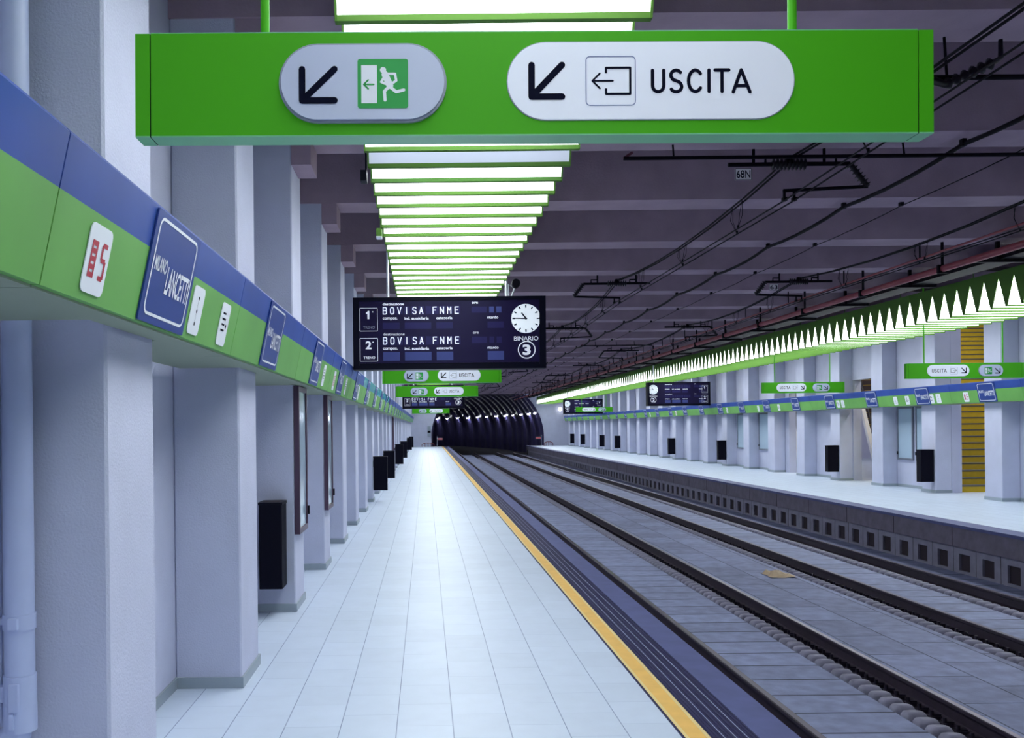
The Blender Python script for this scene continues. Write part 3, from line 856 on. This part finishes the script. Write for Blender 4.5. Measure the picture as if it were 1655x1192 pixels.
# ------------------------------------------------------------------ litter bins
def bin_mesh(sx, sy):
    out = []
    b = MB(); b.bbox(-sx/2, -sy/2, 0, sx/2, sy/2, 0.78, 0.012, M_BIN)
    out.append(('bin_body', b.mesh('bin_body')))
    b = MB(); b.bbox(-sx/2-0.006, -sy/2-0.006, 0.78, sx/2+0.006, sy/2+0.006, 0.805, 0.014, M_BLK); b.box(-sx/2+0.03, -sy/2+0.03, 0.805, sx/2-0.03, sy/2-0.03, 0.807, M_HOLE)
    out.append(('rim', b.mesh('rim')))
    return out
BM1 = bin_mesh(0.215, 0.30); BM2 = bin_mesh(0.33, 0.22)
def litter_bin(x, y, M_, label, grp, mx):
    root = empty('litter_bin', (x, y, 0.27), label, 'litter bin', grp)
    for n_, me in M_:
        o = bpy.data.objects.new(n_, me); C.objects.link(o); o.parent = root
    b = MB()
    if mx == 'y': b.box(-0.05, 0.15, 0.55, 0.05, 0.166, 0.70, M_GREYM); b.box(-0.05, 0.15, 0.10, 0.05, 0.166, 0.2, M_GREYM)
    elif mx < 0: b.box(-0.18, -0.05, 0.55, -0.165, 0.05, 0.70, M_GREYM)
    else: b.box(0.165, -0.05, 0.55, 0.18, 0.05, 0.70, M_GREYM)
    b.build('bracket', root)
litter_bin(-1.455, YL[5]-0.166, BM1, 'large nearest black litter bin on front of a left column', 'black litter bins along left columns', 'y')
for i, k in enumerate((10, 12, 16, 19, 25, 28)):
    litter_bin(XL+0.18, YL[k]+0.15, BM2, '%s black litter bin from camera along left columns' % ORD[i+1], 'black litter bins along left columns', -1)
ks = [YR[4+n] for n in (1, 3, 7, 10, 15, 17)] + [YR[4+20], YR[4+22]]
for i, y in enumerate(ks):
    litter_bin(XR-0.18, y+0.15, BM2, '%s black litter bin from camera along right columns' % ORD[i], 'black litter bins along right columns', 1)

# ------------------------------------------------------------------ poster cases
def poster(side, x, y0, y1, z0, z1, label, grp, fr, t=0.05, gl=M_GLASSP, fw=0.05):
    s = -1 if side < 0 else 1     # -1: faces +x
    root = empty('poster_case', (x, y0, z0), label, 'poster case', grp)
    d = t if side < 0 else -t
    L = y1-y0; Hh = z1-z0
    b = MB()
    b.box(0, 0, 0, d, fw, Hh, fr); b.box(0, L-fw, 0, d, L, Hh, fr); b.box(0, fw, 0, d, L-fw, fw, fr); b.box(0, fw, Hh-fw, d, L-fw, Hh, fr)
    b.build('frame', root)
    b = MB(); b.box(0, fw, fw, d*0.7, L-fw, Hh-fw, gl); b.build('glass_panel', root)
    b = MB(); b.box(d, L-fw*0.8, Hh*0.10, d*1.4, L-fw*0.2, Hh*0.16, M_BLK); b.build('latch', root)
g = 'poster cases on left columns'
poster(-1, XL, YL[5]+0.0, YL[5]+0.62, 0.74, 2.17, 'brown framed poster case on side of the column with nearest bin', g, M_FRAME)
poster(-1, XL, YL[6]+0.0, YL[6]+0.62, 0.74, 2.17, 'brown framed poster case on column just behind the first case', g, M_FRAME)
poster(-1, XL, YL[15]+0.0, YL[15]+0.62, 0.74, 2.17, 'dark framed poster case far along left columns, third from camera', g, M_FRAME)
poster(-1, XL, YL[22]+0.9, YL[22]+1.52, 0.74, 2.17, 'dark framed poster case near the end of left platform', g, M_FRAME) if False else None
g = 'poster cases on right wall'
poster(1, XRW, 24.70, 25.50, 0.74, 2.17, 'blue grey glazed poster case on right wall nearest the stairs', g, M_FRAMEG)
poster(1, XRW, 23.75, 24.55, 0.74, 2.17, 'poster case on right wall partly hidden behind column with a bin', g, M_FRAMEG)
poster(1, XRW, 34.70, 36.10, 0.74, 2.17, 'wide grey poster case further along right wall', g, M_FRAMEG)
poster(1, XRW, 37.45, 38.60, 0.74, 2.17, 'narrow looking grey poster case beyond the wide one, right wall', g, M_FRAMEG)
poster(1, XRW, YR[4+13]+0.8, YR[4+13]+1.9, 0.74, 2.17, 'dark poster case far along right wall', g, M_FRAMEG)

# ------------------------------------------------------------------ drain pipe at left
root = empty('drain_pipe', (-1.575, 3.58, 0.55), 'vertical painted drain pipe in front of nearest left column', 'pipe')
b = MB(); pts = [(-0.08,0.0,0.0),(-0.05,0,0.015),(-0.015,0,0.05),(0,0,0.12),(0,0,4.85)]
b.tube(pts, 0.056, M_PIPE, 20); b.build('pipe_run', root)
for z, h in ((0.48, 0.03), (0.20, 0.075), (-0.0+0.03, 0.0)):
    if h == 0: continue
    b = MB(); b.tube([(0,0,z-h),(0,0,z+h)], 0.061, M_PIPE, 20); b.box(-0.012,-0.075,z-h*0.7,0.022,-0.055,z+h*0.7,M_PIPE)
    b.box(-0.075, -0.02, z-h*0.4, -0.05, 0.02, z+h*0.4, M_PIPE); b.build('clamp', root)
b = MB(); z=0.0; b.tube([(0,0,z+0.06),(0,0,z+0.16)], 0.062, M_PIPE, 20); b.box(-0.012,-0.072,z+0.08,0.004,-0.058,z+0.14,M_PIPE); b.build('clamp', root)
root = empty('conduit', (-1.662, 3.60, 0.62), 'thin painted conduit running up beside the drain pipe', 'conduit')
b = MB(); b.tube([(0.012,0.0,0),(0,0,0.04),(0,0,4.8)], 0.012, M_PIPE, 10); b.build('conduit_run', root)

# ------------------------------------------------------------------ rails
me_block = None
def block_mesh():
    b = MB(); n = 10
    # rounded hump: superellipse outline stacked in three steps
    rings = ((0.0, 1.0), (0.04, 0.97), (0.066, 0.80), (0.076, 0.45))
    vs = []; m = 14
    for z, s in rings:
        for k in range(m):
            a = 2*PI*k/m; c, d = math.cos(a), math.sin(a)
            vs.append((0.105*s*math.copysign(abs(c)**0.6, c), 0.074*s*math.copysign(abs(d)**0.6, d), z))
    fs = [(i*m+k, i*m+(k+1)%m, (i+1)*m+(k+1)%m, (i+1)*m+k) for i in range(len(rings)-1) for k in range(m)]
    b.add(vs, fs, M_BLOCK, smooth=True); b.add(vs[-m:], [tuple(range(m))], M_BLOCK)
    return b
def clip_mesh():
    b = MB()
    b.box(-0.045, -0.035, 0, 0.045, 0.035, 0.03, M_CLIP); b.tube([(-0.01,0,0.03),(-0.01,0,0.075)], 0.016, M_CLIP, 6)
    b.box(0.0, -0.025, 0.03, 0.06, 0.025, 0.045, M_CLIP)
    return b
mb_, mc_ = block_mesh(), clip_mesh()
me_block, me_clip = mb_.mesh('rubber_block'), mc_.mesh('rail_clip')
RN = ['steel rail nearest the left platform edge', 'second steel rail from left platform, with row of rounded blocks', 'third steel rail from left platform, first of the far track', 'fourth steel rail, running beside the right platform wall']
Y0R = -1.0
for i, xr in enumerate(RAILS):
    root = empty('rail', (xr, 0, ZBED), RN[i], 'rail')
    h = ZRAIL-ZBED
    b = MB()
    sec = [(-0.075,0),(0.075,0),(0.075,0.012),(0.012,0.03),(0.010,h-0.045),(0.036,h-0.032),(0.036,h-0.006),(0.028,h-0.001),(-0.028,h-0.001),(-0.036,h-0.006),(-0.036,h-0.032),(-0.010,h-0.045),(-0.012,0.03),(-0.075,0.012)]
    b.extrude_y(sec, YBACK, YEND+2, M_RAILS)
    b.build('rail_bar', root)
    b = MB(); b.box(-0.026, YBACK, h-0.001, 0.026, YEND+2, h, M_RAILT); b.build('running_surface', root)
    b = MB(); b.box(-0.17, YBACK, -0.07, 0.17, YEND, 0.0, M_BED); b.build('bed_plate', root)
    if i == 0: continue_rows = [('c', 0.12, 1)]
    elif i == 1: continue_rows = [('b', -0.285, 1), ('c', -0.12, 1)]
    elif i == 2: continue_rows = [('b', -0.285, 1), ('c', -0.12, 1)]
    else: continue_rows = [('b', -0.285, 1)]
    for (kind, dx, q) in continue_rows:
        me = me_block if kind == 'b' else me_clip
        nm = 'rubber_block' if kind == 'b' else 'rail_clip'
        z = -0.005 if kind == 'b' else 0.0
        y = {0: 5.5, 1: 5.5, 2: 8.5, 3: 11.0}[i]
        k = 0; rest = MB(); src = mb_ if kind == 'b' else mc_
        while y < 74:
            if k < 100:
                o = bpy.data.objects.new(nm, me); C.objects.link(o); o.parent = root; o.location = (dx, y, z)
                if i == 0: o.rotation_euler = (0,0,PI)
            else:
                rest.M = Matrix.Translation((dx, y, z)); 
                rest.add(src.v, src.f, src.mats[0], True)
            y += 0.2; k += 1
        rest.M = None
        o = rest.build(nm, root); o['kind'] = 'stuff'
b = MB()
for xr in RAILS[1:]:
    b.box(xr-0.40, YBACK, -0.93, xr-0.17, YEND, ZBED-0.035, M_BED)
    b.box(xr+0.17, YBACK, -0.93, xr+0.18, YEND, ZBED, M_BED)
struct(b, 'floor', 'dark channels beside the rails')
# rag on the track
b = MB(); vs = []; 
for j in range(7):
    for i in range(7):
        vs.append((5.9+0.07*(i-3)+random.uniform(-.02,.02), 15.6+0.09*(j-3)+random.uniform(-.03,.03), ZBED+0.045+random.uniform(0,0.07)*(1 if 0<i<6 and 0<j<6 else 0.2)))
b.add(vs, [(j*7+i, j*7+i+1, (j+1)*7+i+1, (j+1)*7+i) for j in range(6) for i in range(6)], M_PAPER)
tag(b.build('crumpled_paper'), 'small crumpled yellowish paper lying on the track slabs', 'litter')

# ------------------------------------------------------------------ overhead line
HC, HM = EYE+2.27, EYE+2.70
SUPY = [9.46 + 7.84*k for k in range(-2, 10)]
def stag(k): return 0.07 if k % 2 == 0 else -0.07
def line(xc, label):
    root = empty('overhead_line', (xc, 0, HC), label, 'overhead line')
    for dx in (-0.05, 0.05):
        b = MB(); pts = [(dx+stag(k), y, 0) for k, y in enumerate(SUPY)]
        b.tube(pts, 0.008, M_LINE, 6); b.build('contact_wire', root)
    for dx in (0.0, 0.05):
        b = MB(); pts = []
        for k, y in enumerate(SUPY[:-1]):
            for j in range(6):
                t = j/6; pts.append((dx+stag(k)*(1-t)+stag(k+1)*t, y+7.84*t, HM-HC-0.30*4*t*(1-t)*0.55))
        b.tube(pts, 0.011, M_LINE, 6); b.build('messenger_wire', root)
    for k, y in enumerate(SUPY[:-1]):
        for t in (0.17, 0.21, 0.45, 0.49, 0.75, 0.79):
            zt = HM-HC-0.30*4*t*(1-t)*0.55; xx = stag(k)*(1-t)+stag(k+1)*t
            Y = y+7.84*t
            if Y > 62 or Y < 2: continue
            b = MB(); b.tube([(xx, Y, zt), (xx-0.03, Y, zt*0.5), (xx-0.05 if t in (0.17,0.45,0.75) else xx+0.05, Y, 0)], 0.0035, M_LINE, 5)
            b.tube([(xx+0.03, Y+0.08, zt), (xx+0.02, Y+0.06, zt*0.5), (xx-0.05 if t in (0.17,0.45,0.75) else xx+0.05, Y, 0)], 0.0035, M_LINE, 5)
            b.tube([((xx-0.05 if t in (0.17,0.45,0.75) else xx+0.05), Y, 0.0),((xx-0.05 if t in (0.17,0.45,0.75) else xx+0.05), Y, 0.04)], 0.012, M_LINE, 6)
            b.build('dropper', root)
line(3.66, 'overhead contact wires and catenary above the near track')
line(7.05, 'overhead contact wires and catenary above the far track')
def support(xc, Y, k, label, plate=None):
    s = 1 if k % 2 == 0 else -1
    xw = xc + stag(k)
    root = empty('wire_support', (xw, Y, HC), label, 'overhead wire support', 'wire support arms under the beams')
    za = 0.37
    b = MB(); b.tube([(-0.62*s,0,za),(0.62*s,0,za)], 0.022, M_LINE, 8); b.build('arm', root)
    b = MB(); pts = []; rs = []
    for j in range(9):
        x = -0.16+0.04*j; pts += [(x*s-0.012*s,0,za),(x*s,0,za),(x*s+0.012*s,0,za)]; rs += [0.028,0.062,0.028]
    b.tube(pts, rs, M_INSUL, 12); b.build('insulator', root)
    b = MB(); pts = []; rs = []
    A = Vector((0.62*s,0,za)); Bp = Vector((0.80*s,0,0.135)); n = 7
    for j in range(n):
        t = (j+0.5)/n
        for d, r_ in ((-0.03, 0.026), (0, 0.055), (0.03, 0.026)): pts.append(A.lerp(Bp, t+d)); rs.append(r_)
    b.tube([A]+pts+[Bp], [0.026]+rs+[0.026], M_INSUL, 12); b.build('insulator', root)
    b = MB(); b.tube([Bp, (-0.06*s,0,0.10)], 0.018, M_LINE, 8)
    for x in (-0.05, 0.05): b.tube([(x,0,0.10),(x,0,0.0)], 0.015, M_LINE, 8); b.box(x-0.02,-0.03,-0.005,x+0.02,0.03,0.03,M_LINE)
    b.build('registration_arm', root)
    for x in (-0.36*s, 0.36*s):
        b = MB(); b.tube([(x,0.0,ZSOF-HC+0.0),(x,0.0,za+0.0)], 0.016, M_LINE, 8)
        b.tube([(x+0.0,0,za+0.07),(x+0.12*s,0,za+0.07),(x+0.12*s,0,za)], 0.014, M_LINE, 6)
        b.build('hanger', root)
    b = MB(); b.box(-0.03,-0.03,za,0.03,0.03,za+0.08,M_LINE); b.build('wire_clamp', root)
    if plate:
        b = MB(); b.box(-0.56, -0.032, za-0.165, -0.39, -0.026, za-0.045, mat('number_plate_white', (0.85,0.85,0.88), 0.5))
        b.M = Matrix(((1,0,0,0),(0,0,-1,-0.032),(0,1,0,0),(0,0,0,1)))
        b.rring(-0.56, za-0.165, -0.39, za-0.045, 0.01, 0.006, 0.001, M_INK, 3)
        b.text(plate, -0.545, za-0.145, -0.405, za-0.065, 0.002, M_INK, bold=0.01)
        b.build('number_plate', root)
for k, y in enumerate(SUPY):
    if k < 2 or y > 60: continue
    yy = y
    support(3.66, yy, k, '%s insulated wire support arm from camera over near track%s' % (ORD[k-2], ', with 68N plate' if k == 2 else ''), '68N' if k == 2 else None)
    if k > 2: support(7.05, yy, k, '%s insulated wire support arm from camera over far track%s' % (ORD[k-3], ', with 63 plate' if k == 3 else ''), '63' if k == 3 else None)
# cross pipes under beams
for (Y, x0, x1, z, lab) in ((9.25, 2.0, 7.6, EYE+2.655, 'long thin black cross pipe just above the plate reading 68N'), (6.72, 3.3, 7.6, EYE+2.49, 'thick dark cross pipe nearest the camera, upper right'), (31.0, 5.2, 7.6, EYE+2.66, 'distant thin dark cross pipe above the far track')):
    root = empty('cross_pipe', (x0, Y, z), lab, 'pipe')
    b = MB(); b.tube([(0,0,0),(x1-x0,0,0)], 0.020, M_LINE, 8); b.build('pipe_run', root)
    b = MB(); b.tube([(0,0,0),(0.09,0,0.06)], 0.015, mat('rusty_bracket', (0.10,0.02,0.04), 0.6), 6)
    b.build('bracket', root)
    for x in (0.5, (x1-x0)*0.5, x1-x0-0.6):
        b = MB(); b.tube([(x,0,0),(x,0.03,ZSOF-z)], 0.010, M_LINE, 6); b.build('hanger', root)
    if Y == 6.72:
        b = MB(); pts = []; rs = []
        for j in range(6):
            for d_, r_ in ((-0.02,0.024),(0,0.045),(0.02,0.024)):
                q = 0.06*j+d_; pts.append((0.48+q, -0.05, -0.06+0.45*q)); rs.append(r_)
        b.tube([(0.40,0,-0.02)]+pts+[(0.86,-0.05,0.12),(0.86,-0.05,0.25)], [0.03]+rs+[0.02,0.015], M_INSUL, 10); b.build('insulator', root)
# feeder cables clipped below the beams
def cable(x, z, r, label, sag):
    root = empty('feeder_cable', (x, 0, z), label, 'cable')
    b = MB(); pts = []
    ys = [y+0.25 for y in YL if y < YEND-2]
    for a, c in zip(ys[:-1], ys[1:]):
        for j in range(5):
            t = j/5; pts.append((random.uniform(-.006,.006), a+(c-a)*t, -sag*4*t*(1-t)))
    b.tube(pts, r, M_LINE, 6); b.build('cable_run', root)
    for y in ys:
        b = MB(); b.box(-0.022, y-0.03, -r, 0.022, y+0.03, ZSOF-z, M_LINE); b.build('cable_clip', root)
cable(5.35, ZSOF-0.05, 0.023, 'thick black feeder cable clipped under beams between the tracks', 0.05)
cable(6.08, ZSOF-0.04, 0.006, 'thin dark wire under the beams right of the thick cable', 0.02)

# ------------------------------------------------------------------ red pipe and its hangers
root = empty('fire_pipe', (8.07, 0, EYE+2.38), 'long red fire pipe hung below beams near right platform', 'pipe')
b = MB(); b.tube([(0,1,0),(0,YEND,0)], 0.052, M_REDP, 14); b.build('pipe_run', root)
b = MB(); b.tube([(-0.35,1,0.16),(-0.35,YEND,0.16)], 0.018, M_REDP, 8); b.build('small_pipe', root)
for y in YL:
    if y < 1 or y > YEND-2: continue
    b = MB(); yy = y+0.27
    b.tube([(-0.35,yy,0.16),(-0.35,yy,ZSOF-EYE-2.38)], 0.012, M_LINE, 6); b.build('pipe_hanger', root); b = MB(); b.tube([(0,yy,0.05),(0,yy,ZSOF-EYE-2.38)], 0.022, M_LINE, 8)
    b.box(-0.075, yy-0.03, -0.07, 0.075, yy+0.03, 0.06, M_LINE)
    b.build('pipe_hanger', root)
root = empty('cable_tray', (8.95, 0, EYE+2.52), 'long black cable tray between red pipe and right ceiling lights', 'cable tray')
b = MB(); b.box(0,1,0,0.42,YEND-1,0.015,M_LINE); b.box(0,1,0.015,0.012,YEND-1,0.07,M_LINE); b.box(0.408,1,0.015,0.42,YEND-1,0.07,M_LINE); b.build('tray', root)
for y in YL:
    if y < 1 or y > YEND-2: continue
    b = MB(); yy = y+0.27
    for x in (-0.02, 0.44): b.box(x-0.025, yy-0.025, -0.03, x+0.025, yy+0.025, ZSOF-EYE-2.52, M_LINE)
    b.box(-0.52, yy-0.03, -0.05, 0.46, yy+0.03, -0.005, M_LINE)
    b.build('tray_hanger', root)
for j in range(3):
    b = MB(); x = 0.08+0.12*j; b.tube([(x,1,0.045),(x,YEND-1,0.045)], 0.028, M_LINE, 6); b.build('cable', root)

# ------------------------------------------------------------------ hall behind the right wall
b = MB(); b.box(XRW, 18, -0.2, 24, 46, 0.0, M_FLOOR); struct(b, 'floor', 'floor of the hall behind right wall')
b = MB(); b.box(22.5, 18, 0, 22.7, 46, 8, M_WALL); b.box(XRW+0.25, 45.8, 0, 22.7, 46, 8, M_WALL); b.box(XRW+0.25, 18, 0, 22.7, 18.2, 8, M_WALL)
struct(b, 'wall_hall', 'white wall of the hall behind right platform')
b = MB(); b.box(21, 18, 8, 22.7, 46, 8.2, M_CEIL); b.box(XRW, 18, 8, 21, 46, 8.2, M_CEIL); b.box(XRW, 18, ZBEAM+0.2, XRW+0.25, 46, 8, M_WALL)
struct(b, 'ceiling', 'ceiling of the hall behind right wall')
root = empty('staircase', (13.30, 23.1, 0), 'wide yellow staircase seen through opening in right wall', 'staircase')
b = MB(); run, rise = 0.31, 0.171
def xl(k): return max(0.0, 0.50*(23.1+(k+1)*run) - 13.30)
for k in range(34):
    y = k*run
    b.box(xl(k), y, 0, 7.3, y+run+0.001, (k+1)*rise, M_STAIRY)
b.build('steps', root)
b = MB()
for k in range(34):
    y = k*run; z = (k+1)*rise
    b.box(xl(k)+0.01, y-0.012, z-0.030, 7.29, y+0.03, z+0.003, M_STAIRG)
    b.box(xl(k)+0.01, y+0.03, z, 7.29, y+run, z+0.004, mat('stair_tread', (0.22, 0.20, 0.14), 0.6))
b.build('nosing', root)
def escalator(ax, ay, az, bx, by, bz, label):
    A = Vector((ax, ay, 0)); d = Vector((bx-ax, by-ay, 0)); sl = (bz-az)/d.length; d.normalize(); n_ = Vector((d.y, -d.x, 0))
    s0 = -az/sl; Lh = 7.6
    root = empty('escalator', A + d*s0, label, 'escalator')
    M0 = Matrix(((d.x, n_.x, 0, 0), (d.y, n_.y, 0, 0), (0, 0, 1, 0), (0, 0, 0, 1)))
    root.matrix_world = Matrix.Translation(A + d*s0)
    for w0, w1 in ((-0.02, 0.10), (1.1, 1.22)):
        b = MB(); b.M = M0 @ Matrix(((1,0,0,0),(0,1,0,0),(0,0,1,0),(0,0,0,1)))
        pr = [(0.0, 0.0), (Lh, Lh*sl), (Lh, Lh*sl+0.30), (0.0, 0.30)]
        vs = [(p[0], w0, p[1]) for p in pr] + [(p[0], w1, p[1]) for p in pr]
        b.add(vs, [(0,1,2,3),(7,6,5,4),(0,4,5,1),(1,5,6,2),(2,6,7,3),(3,7,4,0)], M_ESCP)
        sk = b.build('side_skirt', root)
        b = MB(); b.M = M0; wm = (w0+w1)/2
        b.tube([(-0.3, wm, 0.02),(-0.3, wm, 0.75),(0, wm, 0.95),(Lh, wm, Lh*sl+0.95)], 0.04, M_BLK, 8); b.build('handrail', sk)
    b = MB(); b.M = M0
    st_ = 0.4
    for k in range(int(Lh/st_)):
        x = k*st_; b.box(x, 0.11, x*sl, x+st_, 1.09, (x+st_)*sl+0.02, M_ESC)
        if k % 1 == 0: b.box(x-0.01, 0.11, (x+st_)*sl+0.02, x+0.03, 1.09, (x+st_)*sl+0.03, M_STAIRY)
    b.build('steps', root)
escalator(14.8, 31.0, 1.0, 15.7, 33.6, 2.43, 'white sided escalator seen through narrow opening left of the stairs')
escalator(15.1, 38.0, 1.3, 16.0, 40.6, 2.6, 'farther white sided escalator seen through the next narrow opening')
# unseen batten, added to brighten the stairs behind the opening
root = empty('added_hall_light', (15.5, 19.5, 6.9), 'unseen batten added to light the hall above the stairs', 'light')
b = MB(); b.box(0, 0, 0.05, 0.25, 18, 0.12, M_WHITE); b.build('housing', root)
b = MB(); b.box(0.03, 0.1, 0.0, 0.22, 17.9, 0.05, mat('added_hall_glow', (1,1,1), 0.5, emit=30, ecol=(1,0.97,0.92))); b.build('tube', root)
for yy in (2, 16):
    b = MB(); b.tube([(0.12,yy,0.12),(0.12,yy,1.1)], 0.01, M_WHITE, 6); b.build('hanger', root)

o2 = copy_tree(root); o2.location = (16.2, 38.0, 6.9)  # second unseen batten, added to brighten the escalators
o2.scale = (1, 0.38, 1); tag(o2, 'unseen batten added to light the hall above the escalators', 'light')
# ------------------------------------------------------------------ far end of the platforms
def barrier(x, s, label):
    root = empty('barrier_post', (x, YEND-1.2, 0), label, 'barrier')
    b = MB(); b.tube([(0,0,0),(0,0,0.95)], 0.035, M_GREYM, 10); b.build('post', root)
    b = MB(); b.box(0.05*s, -0.02, 0.62, 0.50*s, 0.0, 0.78, M_WHITE); b.box(0.05*s, -0.024, 0.64, 0.50*s, -0.02, 0.76, mat('red_sign', (0.6,0.05,0.08), 0.5)); b.box(0.0, -0.01, 0.66, 0.06*s, 0.0, 0.74, M_GREYM); b.build('warning_plate', root)
barrier(1.0, 1, 'grey post with small red plate at end of left platform')
barrier(10.3, -1, 'grey post with small red plate at end of right platform')
def railing(x0, x1, label):
    root = empty('end_railing', (x0, YEND-0.8, 0), label, 'railing')
    b = MB(); n = 5; L = x1-x0
    b.tube([(0,0,0.22),(L*0.3,0,0.34),(L*0.7,0,0.34),(L,0,0.22)], 0.03, M_DKRED, 8); b.build('top_rail', root)
    for k in range(n):
        b = MB(); x = L*k/(n-1); b.tube([(x,0,0),(x,0,0.22 if k in (0,n-1) else 0.34)], 0.022, M_DKRED, 8); b.build('post', root)
railing(-0.35, 0.75, 'low dark red railing at end of left platform')
railing(10.6, 11.4, 'low dark red railing at end of right platform')
root = empty('wall_cabinet', (0.15, YEND-0.15, 0.95), 'small grey control box on end wall left of tunnel', 'cabinet')
b = MB(); b.box(0,0,0,0.3,0.15,0.9,mat('pale_box', (0.35,0.42,0.50), 0.5)); b.build('cabinet_body', root)
b = MB(); b.box(0.02,-0.02,0.30,0.28,0.0,0.48,M_BLK); b.build('door', root)
root = empty('globe_lamp', (12.15, YEND-0.25, 3.25), 'round glowing white lamp on end wall beside right columns', 'lamp')
b = MB(); n=12; vs=[]; fs=[]
for i in range(n+1):
    th = PI*i/n
    for k in range(16): vs.append((0.17*math.sin(th)*math.cos(2*PI*k/16), 0.17*math.sin(th)*math.sin(2*PI*k/16), 0.17*math.cos(th)))
fs = [(i*16+k,(i+1)*16+k,(i+1)*16+(k+1)%16,i*16+(k+1)%16) for i in range(n) for k in range(16)]
b.add(vs, fs, mat('globe_glass', (1,1,1), 0.4, emit=3.0, ecol=(1,0.97,0.95)), True); b.build('globe', root)
b = MB(); b.tube([(0,0.16,0),(0,0.25,0)], 0.05, M_GREYM, 10); b.build('mount', root)
